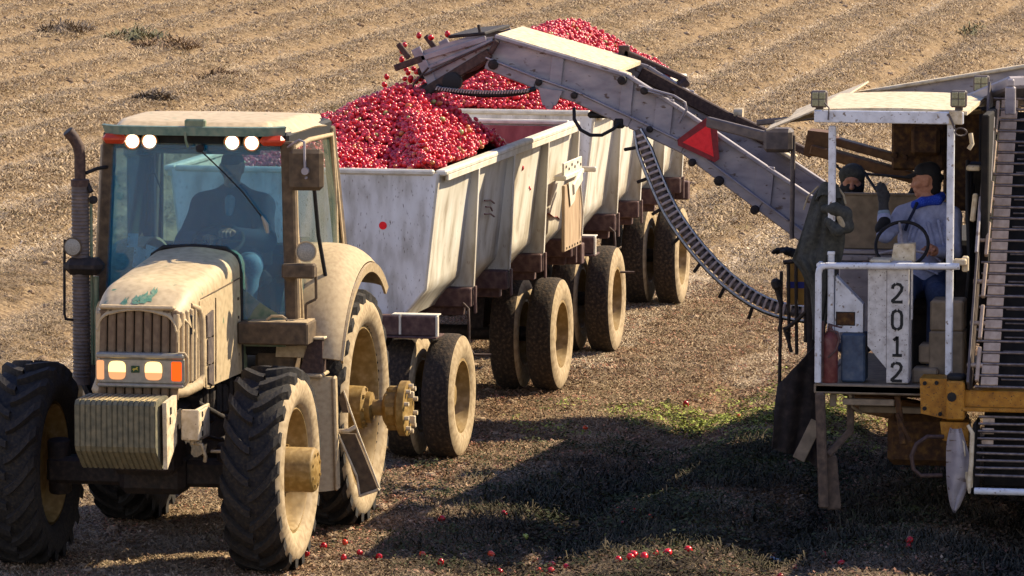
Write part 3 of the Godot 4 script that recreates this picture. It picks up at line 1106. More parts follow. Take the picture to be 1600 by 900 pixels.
		b.lathe(at + Vector3(0, 0, -.001), Vector3.BACK, [Vector2(.051, .002), Vector2(.060, -.004)], 24)
		obj("reflector_rim", b, M.lamp_rim, h)
		lamp_light(h, at + Vector3(0, 0, .06), Color(1, .9, .7), .3)
	for s in [-1.0, 1.0]:
		b = MB.new()
		b.box(Vector3(C + s * .60 + (.02 if s > 0 else 0.0), 3.05, -1.145), Vector3(.19, .075, .09), .03, Basis(Vector3.UP, s * .18))
		obj("marker_lens", b, M.amber, T)
	b = MB.new()
	b.box(Vector3(.135, 3.16, -1.08), Vector3(.16, .1, .06), .012)
	b.tube([Vector3(.06, 3.12, -1.06), Vector3(.07, 3.05, -1.04), Vector3(.085, 3.0, -1.05)], .01, 6)
	obj("sensor_bracket", b, M.green, T)
	b = MB.new()
	b.cyl(Vector3(.17, 2.99, -1.1), Vector3(.17, 2.99, -1.06), .03, 12)
	b.tube([Vector3(.17, 2.985, -1.055), Vector3(.34, 2.83, -1.055), Vector3(.50, 2.665, -1.075), Vector3(.66, 2.45, -1.10)], .006, 6)
	obj("wiper", b, M.black, T)
	b = MB.new()
	b.tube([Vector3(.64, 2.49, -1.085), Vector3(.67, 2.42, -1.10), Vector3(.68, 2.36, -1.105)], [.006, .022, .012], 6)
	obj("wiper_rag", b, M.lens_dull, T)
	# mirror on its arm, front work lamp on a bracket, steps
	b = MB.new()
	b.box(Vector3(.965, 2.835, -1.17), Vector3(.26, .31, .09), .03, Basis(Vector3.UP, .12))
	obj("mirror", b, M.dust_dark, T)
	b = MB.new()
	b.tube([Vector3(.78, 2.98, -1.22), Vector3(.92, 3.06, -1.13), Vector3(.965, 3.05, -1.10), Vector3(.97, 2.84, -1.10)], .01, 8)
	b.cyl(Vector3(.97, 2.83, -1.13), Vector3(.97, 2.83, -1.09), .028, 12)
	b.cyl(Vector3(.975, 2.78, -1.13), Vector3(.975, 2.78, -1.10), .01, 8)
	obj("mirror_arm", b, M.steel, T)
	b = MB.new()
	b.box(Vector3(.91, 2.075, -1.15), Vector3(.25, .11, .1), .012)
	b.beam(Vector3(1.025, 2.1, -1.2), Vector3(1.03, 1.86, -1.2), .02, .02, .004, Vector3.BACK)
	b.beam(Vector3(1.03, 1.86, -1.2), Vector3(.95, 1.82, -1.2), .02, .02, .004)
	b.beam(Vector3(.95, 1.82, -1.2), Vector3(.95, 1.5, -1.2), .02, .02, .004, Vector3.BACK)
	obj("lamp_bracket", b, M.dust_dark, T)
	var wl := node("work_lamp", T, Vector3(.965, 2.225, -1.12))
	b = MB.new()
	b.lathe(Vector3(.965, 2.225, -1.2), Vector3(.1, 0, 1), [Vector2(.0, 0), Vector2(.05, .02), Vector2(.075, .08), Vector2(.08, .1), Vector2(.07, .1)], 24)
	obj("lamp_housing", b, M.dust, wl)
	b = MB.new()
	b.lathe(Vector3(.974, 2.225, -1.108), Vector3(.1, 0, 1), [Vector2(0, .012), Vector2(.04, .009), Vector2(.07, 0)], 20)
	obj("lamp_lens", b, M.lens_dull, wl)
	b = MB.new()
	b.box(Vector3(.745, 1.615, -1.12), Vector3(.54, .17, .3), .012)
	b.box(Vector3(.7, 1.36, -1.35), Vector3(.3, .36, .3), .03)
	obj("side_box", b, M.dust_dark, T)
	b = MB.new()
	b.tube([Vector3(.68, 1.71, -1.05), Vector3(.72, 1.74, -1.05), Vector3(.80, 1.74, -1.06), Vector3(.84, 1.71, -1.06)], .01, 8)
	b.box(Vector3(.78, 1.7025, -1.12), Vector3(.45, .006, .28))
	obj("box_handle", b, M.dust, T)
	b = MB.new()
	b.beam(Vector3(.92, 1.7, -1.28), Vector3(.92, 1.28, -1.28), .03, .03, .006, Vector3.BACK)
	b.tube([Vector3(.95, 1.52, -1.2), Vector3(.97, 1.42, -1.2), Vector3(1.05, 1.40, -1.3), Vector3(1.12, 1.42, -1.4)], .016, 8)
	obj("step_post", b, M.cream, T)
	# fenders over the rear wheels and the lower guard in front of them
	for s in [1.0, -1.0]:
		b = MB.new()
		var x0: float = .72 if s > 0 else -.48
		var x1: float = 1.21 if s > 0 else -.84
		b.sheet(12, 26, func(u: float, v: float):
			var a := lerpf(deg_to_rad(24), deg_to_rad(132), v)
			var r := 1.20 + .06 * sin(v * PI) - .05 * pow(u, 6.0)
			var e := (.10 * pow(u, 5.0)) * sin(v * PI)
			return Vector3(lerpf(x0, x1, u), .93 + sin(a) * (r - e), -2.18 + cos(a) * (r - e) * .92), .02)
		b.sheet(26, 2, func(u: float, v: float):
			var a := lerpf(deg_to_rad(24), deg_to_rad(132), u)
			var r := 1.14 + .06 * sin(u * PI) - .10 * sin(u * PI) - .07 * v
			return Vector3(x1 - (x1 - x0) * .02 * v, .93 + sin(a) * r, -2.18 + cos(a) * r * .92), .02)
		obj("rear_fender", b, M.dust, T)
	b = MB.new()
	b.sheet(14, 10, func(u: float, v: float):
		var bow := .06 * sin(u * PI * .5)
		return Vector3(lerpf(.60, 1.15, u), lerpf(.38 + .02 * u, 1.27, v), -1.08 - .05 * (1 - v) - .12 * pow(u, 6.0) - bow * .5), .03)
	b.box(Vector3(.84, 1.285, -1.24), Vector3(.5, .03, .28), .01)
	b.beam(Vector3(1.155, 1.27, -1.25), Vector3(1.165, .40, -1.30), .09, .03, .012, Vector3.RIGHT)
	obj("front_guard", b, M.dust, T)
	b = MB.new()
	b.hexa([Vector3(.90, 1.28, -1.16), Vector3(1.08, 1.28, -1.16), Vector3(1.08, 1.28, -1.3), Vector3(.90, 1.28, -1.3), Vector3(.97, 1.54, -1.18), Vector3(1.08, 1.56, -1.18), Vector3(1.08, 1.56, -1.3), Vector3(.97, 1.54, -1.3)])
	obj("guard_bracket", b, M.rust_pipe, T)
	b = MB.new()
	b.box(Vector3(1.03, 1.565, -1.24), Vector3(.14, .018, .16), .005)
	obj("bracket_cap", b, M.cream, T)
	b = MB.new()   # folding step hanging below the door
	b.hexa([Vector3(1.19, .98, -1.36), Vector3(1.24, .98, -1.36), Vector3(1.24, .98, -1.40), Vector3(1.19, .98, -1.40), Vector3(1.16, 1.1, -1.36), Vector3(1.2, 1.15, -1.36), Vector3(1.2, 1.15, -1.4), Vector3(1.16, 1.1, -1.4)])
	b.hexa([Vector3(1.33, .34, -1.38), Vector3(1.46, .40, -1.38), Vector3(1.46, .40, -1.42), Vector3(1.33, .34, -1.42), Vector3(1.17, .82, -1.36), Vector3(1.29, .82, -1.36), Vector3(1.29, .82, -1.4), Vector3(1.17, .82, -1.4)])
	obj("step_plate", b, M.dust_dark, T)
	b = MB.new()
	b.tube([Vector3(1.17, .84, -1.34), Vector3(1.25, .85, -1.32), Vector3(1.30, .88, -1.34)], .018, 8)
	b.tube([Vector3(1.20, 1.15, -1.36), Vector3(1.31, .84, -1.36), Vector3(1.475, .40, -1.38)], .008, 6)
	b.tube([Vector3(1.16, .82, -1.35), Vector3(1.30, .5, -1.36), Vector3(1.32, .34, -1.38)], .010, 6)
	b.box(Vector3(1.40, .375, -1.37), Vector3(.16, .02, .05), .004, Basis(Vector3.BACK, .35))
	obj("step_rail", b, M.cream, T)
	# exhaust stack
	b = MB.new()
	b.tube([Vector3(-.735, 1.2, -.98), Vector3(-.735, 2.70, -.98)], .064, 20)
	for k in 52:
		b.lathe(Vector3(-.735, 1.25 + k * .0275, -.98), Vector3.UP, [Vector2(.062, 0), Vector2(.068, .006), Vector2(.068, .016), Vector2(.062, .022)], 20)
	obj("muffler_guard", b, M.steel_dark, T)
	b = MB.new()
	b.lathe(Vector3(-.735, 2.70, -.98), Vector3.UP, [Vector2(.07, 0), Vector2(.07, .05), Vector2(.045, .055)], 20)
	b.tube([Vector3(-.735, 2.72, -.98), Vector3(-.735, 2.93, -.98), Vector3(-.745, 3.0, -.975), Vector3(-.775, 3.06, -.965), Vector3(-.815, 3.115, -.945)], [.042, .042, .043, .044, .046], 18)
	obj("exhaust_pipe", b, M.rust_pipe, T)
	b = MB.new()
	b.lathe(Vector3(-.812, 3.11, -.947), Vector3(-.55, .75, .35), [Vector2(.0, .012), Vector2(.041, .012)], 18)
	obj("exhaust_mouth", b, M.numeral, T)
	b = MB.new()
	b.box(Vector3(-.70, 2.10, -.96), Vector3(.30, .13, .18), .05)
	obj("exhaust_clamp", b, M.iron, T)
	b = MB.new()
	b.tube([Vector3(-.69, 2.80, -.98), Vector3(-.62, 2.83, -1.05), Vector3(-.58, 2.83, -1.2)], .014, 8)
	b.tube([Vector3(-.68, 2.72, -.98), Vector3(-.645, 2.66, -.96)], .02, 8)
	b.lathe(Vector3(-.63, 2.60, -.97), Vector3(0, 0, 1), [Vector2(0, -.02), Vector2(.03, -.015), Vector2(.032, .012), Vector2(0, .02)], 14)
	b.tube([Vector3(-.845, 2.3, -.93), Vector3(-.85, 2.1, -.93), Vector3(-.85, 1.74, -.92), Vector3(-.84, 1.70, -.92), Vector3(-.79, 1.69, -.95)], .011, 8)
	obj("exhaust_stay", b, M.black, T)
	b = MB.new()
	b.tube([Vector3(-.655, 2.62, -.99), Vector3(-.655, 1.35, -.99)], .012, 8)
	b.tube([Vector3(-.62, 2.02, -.99), Vector3(-.62, 1.35, -.99)], .022, 8)
	obj("intake_line", b, M.green, T)
	var sl := node("side_lamp", T, Vector3(-.775, 2.25, -.90))
	b = MB.new()
	b.lathe(Vector3(-.775, 2.25, -.95), Vector3.BACK, [Vector2(0, 0), Vector2(.05, .01), Vector2(.072, .045), Vector2(.07, .06), Vector2(.062, .06)], 22)
	obj("lamp_housing", b, M.dust_dark, sl)
	b = MB.new()
	b.lathe(Vector3(-.775, 2.25, -.893), Vector3.BACK, [Vector2(0, .008), Vector2(.04, .006), Vector2(.063, 0)], 20)
	obj("lamp_lens", b, M.lens_dull, sl)
	# inside the cab: seat, wheel, console, screen frame, papers
	b = MB.new()
	b.box(Vector3(C + .04, 1.86, -2.3), Vector3(.5, .14, .5), .05)
	b.box(Vector3(C + .04, 2.22, -2.56), Vector3(.48, .62, .14), .06)
	b.box(Vector3(C + .04, 1.65, -2.3), Vector3(.3, .3, .3), .02)
	obj("driver_seat", b, M.interior, T)
	b = MB.new()
	var ring := []
	var sb := Basis(Vector3.RIGHT, deg_to_rad(-58))
	for k in 24:
		ring.append(Vector3(.14, 2.23, -1.72) + sb * Vector3(cos(TAU * k / 24) * .2, 0, sin(TAU * k / 24) * .2).rotated(Vector3.RIGHT, deg_to_rad(90)))
	b.tube(ring, .015, 8, true)
	b.tube([ring[0], Vector3(.14, 2.23, -1.72), ring[12]], .012, 6)
	b.tube([Vector3(.14, 2.23, -1.72), Vector3(.14, 1.6, -1.42)], .04, 10)
	b.box(Vector3(.14, 2.03, -1.52), Vector3(.3, .24, .14), .05)
	obj("steering_wheel", b, M.interior, T)
	b = MB.new()
	b.box(Vector3(.62, 2.25, -2.1), Vector3(.14, .26, .05), .02, Basis(Vector3.UP, -.5))
	b.box(Vector3(.65, 1.95, -2.3), Vector3(.16, .5, .4), .04)
	obj("control_console", b, M.navy, T)
	b = MB.new()
	b.tube([Vector3(-.36, 2.34, -1.5), Vector3(-.35, 2.68, -1.5), Vector3(-.33, 2.76, -1.5), Vector3(-.29, 2.76, -1.5), Vector3(-.235, 2.62, -1.5), Vector3(-.245, 2.55, -1.5)], .008, 6)
	obj("aerial_loop", b, M.black, T)
	b = MB.new()
	b.sheet(5, 4, func(u: float, v: float): return Vector3(lerpf(-.46, -.30, u), lerpf(2.05, 2.21, v) - .06 * u, -1.46 - .06 * v + .02 * sin(u * 6.0)), .004)
	b.sheet(5, 4, func(u: float, v: float): return Vector3(lerpf(-.35, -.18, u), lerpf(2.12, 2.22, v) - .05 * u, -1.42 - .06 * v + .02 * cos(u * 7.0)), .004)
	b.sheet(4, 4, func(u: float, v: float): return Vector3(lerpf(-.50, -.42, u), lerpf(2.20, 2.30, v), -1.45 - .04 * v), .004)
	obj("paper", b, M.white, T)


func lamp_light(parent: Node3D, at: Vector3, col: Color, e: float) -> void:
	var l := SpotLight3D.new()
	l.name = "lamp_beam"
	l.position = at - org[parent]
	l.rotation_degrees = Vector3(-10, 180, 0)
	l.light_color = col
	l.light_energy = e
	l.spot_angle = 40.0
	l.spot_range = 30.0
	l.spot_attenuation = 2.0
	l.light_size = .05
	l.shadow_enabled = true
	parent.add_child(l, true)


# half-width of the tub's side at height y
func tub_half(y: float) -> float:
	return 1.155 - .115 * clampf((2.40 - y) / 1.0, 0.0, 1.0) - .20 * clampf((1.42 - y) / .24, 0.0, 1.0)


func trailers() -> void:
	var spec := [
		{"z0": -5.98, "z1": -11.62, "axles": [-5.98, -10.52], "label": "front cream gondola trailer with a red paint spot, right behind the tractor"},
		{"z0": -12.85, "z1": -18.45, "axles": [-13.5, -17.8], "label": "rear cream gondola trailer coupled behind the front one, heaped with tomatoes"},
	]
	for i in 2:
		var S: Dictionary = spec[i]
		var z0: float = S.z0
		var z1: float = S.z1
		var T := thing("tomato_trailer", Vector3(0, 0, (z0 + z1) / 2), S.label, "trailer", "tomato trailers towed in line")
		var b := MB.new()
		var ys := []
		for k in 11:
			ys.append([2.40, 2.2, 2.0, 1.8, 1.6, 1.5, 1.42, 1.38, 1.32, 1.26, 1.17][k])
		if i == 0:   # the front trailer still swings a little to one side
			T.rotation.y = deg_to_rad(-1.7)
			T.position.x = -.07
		# long sides: bowed panels, one per bay between ribs
		var ribs := [z0 - .02, z0 - 1.28, z0 - 2.74, z0 - 4.22, z1 + .02]
		for s in [-1.0, 1.0]:
			for k in 4:
				b = MB.new()
				b.sheet(12, 20, func(u: float, v: float):
					var y := lerpf(2.40, 1.17, v)
					var q := lerpf(ribs[k], ribs[k + 1], u)
					var dent := rough.get_noise_3d(y * .9, q * .9, s * 5.0 + i * 9.0) * .022
					return Vector3(s * (tub_half(y) - (.035 + dent) * sin(u * PI) * sin(v * PI)), y, q), s * .02)
				obj("side_panel", b, M.tub, T)
		# floor
		b = MB.new()
		b.box(Vector3(0, 1.16, (z0 + z1) / 2), Vector3(1.62, .04, z0 - z1 - .04), .005)
		obj("tub_floor", b, M.tub_in, T)
		# inside lining of the tub, stained by juice
		b = MB.new()
		for s in [-1.0, 1.0]:
			b.sheet(2, 10, func(u: float, v: float):
				var y := lerpf(2.39, 1.19, v)
				return Vector3(s * (tub_half(y) - .062), y, lerpf(z0 - .05, z1 + .05, u)))
		obj("side_lining", b, M.tub_pale, T)
		b = MB.new()
		b.sheet(8, 6, func(u: float, v: float):
			var y := lerpf(2.38, 1.2, v)
			return Vector3(lerpf(-1, 1, u) * (tub_half(y) - .065), y, z1 + .06 + .25 * v))
		obj("rear_lining", b, M.tub_in, T)
		# end walls
		for e in 2:
			var z: float = z0 if e == 0 else z1
			b = MB.new()
			var poly := PackedVector2Array()
			for y in ys:
				poly.append(Vector2(tub_half(y), y))
			for k in range(10, -1, -1):
				poly.append(Vector2(-tub_half(ys[k]), ys[k]))
			b.prism(poly, Vector3(0, 0, z - .015), Vector3.RIGHT, Vector3.UP, .03)
			obj("front_wall" if e == 0 else "rear_wall", b, M.tub_front, T)
			b = MB.new()   # bent flange along the end wall's edge
			for s in [-1.0, 1.0]:
				var pts := []
				for y in ys:
					pts.append(Vector3(s * (tub_half(y) + .006), y, z))
				pts.append(Vector3(s * .90, 1.15, z)); pts.append(Vector3(s * .94, 1.12, z))
				b.tube(pts, .018, 6)
			obj("corner_flange", b, M.tub_pale, T)
		# rolled rim round the top
		b = MB.new()
		for s in [-1.0, 1.0]:
			b.beam(Vector3(s * 1.185, 2.405, z0 + .0), Vector3(s * 1.185, 2.405, z1 - .0), .10, .05, .014)
			b.beam(Vector3(s * 1.215, 2.36, z0 - .1), Vector3(s * 1.215, 2.36, z1 + .1), .03, .06, .008)
		for z in [z0, z1]:
			b.beam(Vector3(-1.13, 2.409, z), Vector3(1.13, 2.409, z), .07, .05, .014)
		obj("rim", b, M.tub_pale, T)
		# ribs: deep plates that run straight down while the side curves in
		for k in [1, 2, 3, 4]:
			for s in [-1.0, 1.0]:
				b = MB.new()
				var poly := PackedVector2Array([Vector2(1.185, 2.39)])
				poly.append(Vector2(1.225, 2.32)); poly.append(Vector2(1.175, 1.32)); poly.append(Vector2(1.165, 1.255)); poly.append(Vector2(.9, 1.17))
				for j in range(8, -1, -1):
					poly.append(Vector2(tub_half(ys[j]) - .005, ys[j]))
				b.prism(poly, Vector3(0, 0, ribs[k] - .006), Vector3.RIGHT * s, Vector3.UP, .012)
				b.beam(Vector3(s * 1.228, 2.34, ribs[k]), Vector3(s * 1.178, 1.28, ribs[k]), .05, .012, .003, Vector3(s, 0, 0))
				obj("rib", b, M.tub, T)
				b = MB.new()
				b.box(Vector3(s * 1.0, 1.225, ribs[k] + .05), Vector3(.36, .17, .14), .01)
				b.box(Vector3(s * 1.20, 1.20, ribs[k] + .02), Vector3(.02, .24, .05), .005)
				obj("bolster_end", b, M.maroon, T)
		# frame
		b = MB.new()
		for s in [-1.0, 1.0]:
			b.beam(Vector3(s * .52, 1.05, z0 + .25), Vector3(s * .52, 1.05, z1 - .2), .12, .22, .01)
		for k in 5:
			b.beam(Vector3(-1.1, 1.11, ribs[k]), Vector3(1.1, 1.11, ribs[k]), .1, .1, .01)
		obj("frame", b, M.maroon, T)
		b = MB.new()
		b.beam(Vector3(-1.24, 1.155, z0 + .35), Vector3(1.24, 1.155, z0 + .35), .12, .17, .01)
		b.beam(Vector3(-1.24, 1.155, z1 - .12), Vector3(1.24, 1.155, z1 - .12), .14, .2, .01)
		b.box(Vector3(1.0, 1.062, z0 + .30), Vector3(.5, .016, .3), .003)
		obj("end_bolster", b, M.maroon, T)
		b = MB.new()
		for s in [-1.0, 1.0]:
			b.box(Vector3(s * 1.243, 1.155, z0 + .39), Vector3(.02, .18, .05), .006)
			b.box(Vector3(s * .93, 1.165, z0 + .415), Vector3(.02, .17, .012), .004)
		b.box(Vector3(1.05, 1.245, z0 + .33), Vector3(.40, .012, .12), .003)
		obj("bolster_glint", b, M.tub_pale, T)  # pale strips stand in for sunlit edges of the bolster
		b = MB.new()
		b.tube([Vector3(1.16, 1.2, z0 - .95), Vector3(1.22, 1.16, z0 - .9), Vector3(1.235, 1.02, z0 - .85), Vector3(1.235, .84, z0 - .85), Vector3(1.28, .77, z0 - .85), Vector3(1.42, .765, z0 - .9)], .012, 8)
		obj("air_line", b, M.rust_pipe, T)
		# running gear
		for ax in S.axles:
			b = MB.new()
			b.cyl(Vector3(-1.0, .52, ax), Vector3(1.0, .52, ax), .07, 14)
			for s in [-1.0, 1.0]:
				b.hexa([Vector3(s * .45, .6, ax + .3), Vector3(s * .6, .6, ax + .3), Vector3(s * .6, .6, ax - .3), Vector3(s * .45, .6, ax - .3), Vector3(s * .45, .95, ax + .18), Vector3(s * .6, .95, ax + .18), Vector3(s * .6, .95, ax - .18), Vector3(s * .45, .95, ax - .18)])
			b.box(Vector3(0, .85, ax), Vector3(1.0, .2, .5), .02)
			obj("axle", b, M.iron, T)
		b = MB.new()
		b.tube([Vector3(-.5, .72, z0 + .3), Vector3(0.05, .62, z0 + 1.55)], .05, 8)
		b.tube([Vector3(.5, .72, z0 + .3), Vector3(0.05, .62, z0 + 1.55)], .05, 8)
		b.beam(Vector3(0.05, .62, z0 + 1.5), Vector3(.23 if i == 0 else .04, .62, -2.95 if i == 0 else -11.6), .1, .1, .01)
		obj("drawbar", b, M.iron, T)
		for ax in S.axles:
			for x in [1.12, .775, -.775, -1.12]:
				var s := signf(x)
				var ty := trailer_wheel(s)
				place_wheel(T, "dual_wheel", Vector3(x + (.13 if ax == S.axles[0] and i == 0 else .05), .525, ax), ty)
		if i == 0:
			b = MB.new()   # plywood flap on the last bay of the sunny side
			b.box(Vector3(1.30, 1.60, z1 + .72), Vector3(.03, .62, .78), .006)
			obj("hatch_board", b, M.plywood, T)
			b = MB.new()
			b.box(Vector3(1.27, 1.98, z1 + .70), Vector3(.12, .05, .86), .01)
			b.box(Vector3(1.30, 2.06, z1 + .70), Vector3(.02, .12, .84), .006)
			b.box(Vector3(1.36, 1.99, z1 + .20), Vector3(.14, .05, .05), .01)
			b.box(Vector3(1.33, 1.90, z1 + .62), Vector3(.035, .11, .42), .01, Basis(Vector3.RIGHT, .25))
			b.hexa([Vector3(1.325, 1.70, z1 + .90), Vector3(1.33, 1.70, z1 + .90), Vector3(1.33, 1.74, z1 + .7), Vector3(1.325, 1.74, z1 + .7), Vector3(1.325, 1.93, z1 + 1.0), Vector3(1.33, 1.93, z1 + 1.0), Vector3(1.33, 1.93, z1 + .62), Vector3(1.325, 1.93, z1 + .62)])
			obj("hatch_hinge", b, M.tub_pale, T)
			b = MB.new()
			for k in 6:
				b.cyl(Vector3(1.308, 2.05 + .03 * (k % 2), z1 + .36 + .135 * k), Vector3(1.318, 2.05 + .03 * (k % 2), z1 + .36 + .135 * k), .013, 8)
				b.cyl(Vector3(1.313, 1.32, z1 + .40 + .125 * k), Vector3(1.322, 1.32, z1 + .40 + .125 * k), .011, 8)
			obj("hatch_bolts", b, M.iron, T)
			b = MB.new()
			b.tube([Vector3(1.325, 1.88, z1 + .45), Vector3(1.34, 1.6, z1 + .38), Vector3(1.335, 1.38, z1 + .42)], .01, 6)
			obj("hatch_cord", b, M.tub_pale, T)
			b = MB.new()   # sprayed red paint spot on the front wall
			var spot := PackedVector2Array()
			for k in 20:
				var a := TAU * k / 20
				spot.append(Vector2(cos(a), sin(a)) * .034)
			b.prism(spot, Vector3(.688, 1.955, z0 + .0175), Vector3.RIGHT, Vector3.UP, .0015)
			obj("paint_spot", b, M.red_sign, T)
			b = MB.new()   # faded red spray marks on the second bay
			for k in 3:
				b.tube([Vector3(1.128, 2.0 - k * .06, z0 - 1.95 - .05 * (k % 2)), Vector3(1.127, 1.98 - k * .06, z0 - 2.2), Vector3(1.127, 1.94 - k * .06, z0 - 2.35 + .08 * (k % 2))], .008, 5)
			obj("spray_mark", b, M.extinguisher, T)


var tw := {}


func trailer_wheel(s: float) -> Array:
	if tw.has(s):
		return tw[s]
	var r := .525
	var h := .125
	var ty := MB.new()
	var prof := [Vector2(.30, -h * .8), Vector2(.33, -h * .98), Vector2(.41, -h * 1.08), Vector2(.475, -h * 1.0), Vector2(.508, -h * .86), Vector2(.522, -h * .6), Vector2(.525, -h * .2)]
	var all := prof.duplicate()
	for k in range(6, -1, -1):
		all.append(Vector2(prof[k].x, -prof[k].y))
	ty.lathe(Vector3.ZERO, Vector3.RIGHT, all, 40)
	var sw := MB.new()
	sw.lathe(Vector3.ZERO, Vector3.RIGHT * s, [Vector2(.302, .103), Vector2(.333, .126), Vector2(.41, .139), Vector2(.478, .129), Vector2(.507, .112)], 40)
	var rm := MB.new()
	rm.lathe(Vector3.ZERO, Vector3.RIGHT * s, [Vector2(.315, -.1), Vector2(.312, .10), Vector2(.318, .115), Vector2(.295, .118), Vector2(.285, .09), Vector2(.27, .0), Vector2(.25, -.045), Vector2(.16, -.02), Vector2(.13, -.03), Vector2(.1, -.03), Vector2(.095, .05), Vector2(0, .06)], 32)
	for k in 8:
		var a := TAU * k / 8
		rm.cyl(Vector3(s * -.03, cos(a) * .14, sin(a) * .14), Vector3(s * .005, cos(a) * .14, sin(a) * .14), .016, 6)
	tw[s] = [["tyre", ty.mesh(), M.trailer_tread], ["sidewall", sw.mesh(), M.sidewall], ["rim", rm.mesh(), M.rim]]
	return tw[s]


# ---- tomatoes: height of the two heaps
func heap_y(i: int, x: float, z: float) -> float:
	var bump := rough.get_noise_2d(x * 2.0, z * 2.0) * .03
	if i == 0:
		# peak under the spout, a ridge from it towards the sunny front corner, and an older low heap in front
		var d := Vector2(x - .22, z + 8.35)
		var cone := 3.00 - .52 * sqrt(d.x * d.x * (1.5 if d.x > 0 else .75) + d.y * d.y * (.55 if d.y > 0 else 1.4) + .01)
		var t := clampf((z + 8.35) / 2.2, 0.0, 1.0)
		var rx := lerpf(.22, .86, t)
		var ridge := lerpf(2.98, 2.50, pow(t, .8)) - (.50 * maxf(x - rx, 0.0) + .80 * maxf(rx - x, 0.0)) - 2.0 * maxf(-z - 8.35, 0.0)
		var e := Vector2(x + .25, z + 6.75)
		var low := 2.60 - .34 * sqrt(e.x * e.x + e.y * e.y * .35)
		return maxf(maxf(cone, ridge), low) + bump
	var f := Vector2(x - .1, maxf(z + 15.2, 0.0) - minf(z + 17.3, 0.0) * 1.6)
	return 3.13 - .42 * sqrt(f.x * f.x * 1.9 + f.y * f.y * .5 + .05) + bump


func swing(i: int, z: float) -> float:   # how far the front trailer's middle lies off the axis
	return -.07 - (z + 8.8) * .0297 if i == 0 else 0.0


func tomato_mesh() -> ArrayMesh:
	var b := MB.new()
	var prof := []
	for k in 9:
		var a := PI * k / 8.0
		var r := sin(a)
		prof.append(Vector2(r * .0228 * (1.0 + .06 * cos(a)), -cos(a) * .0285 - (.004 if k == 8 else 0.0)))
	prof[0].x = 0.0
	prof[8].x = 0.0
	b.lathe(Vector3.ZERO, Vector3.UP, prof, 12)
	return b.mesh()


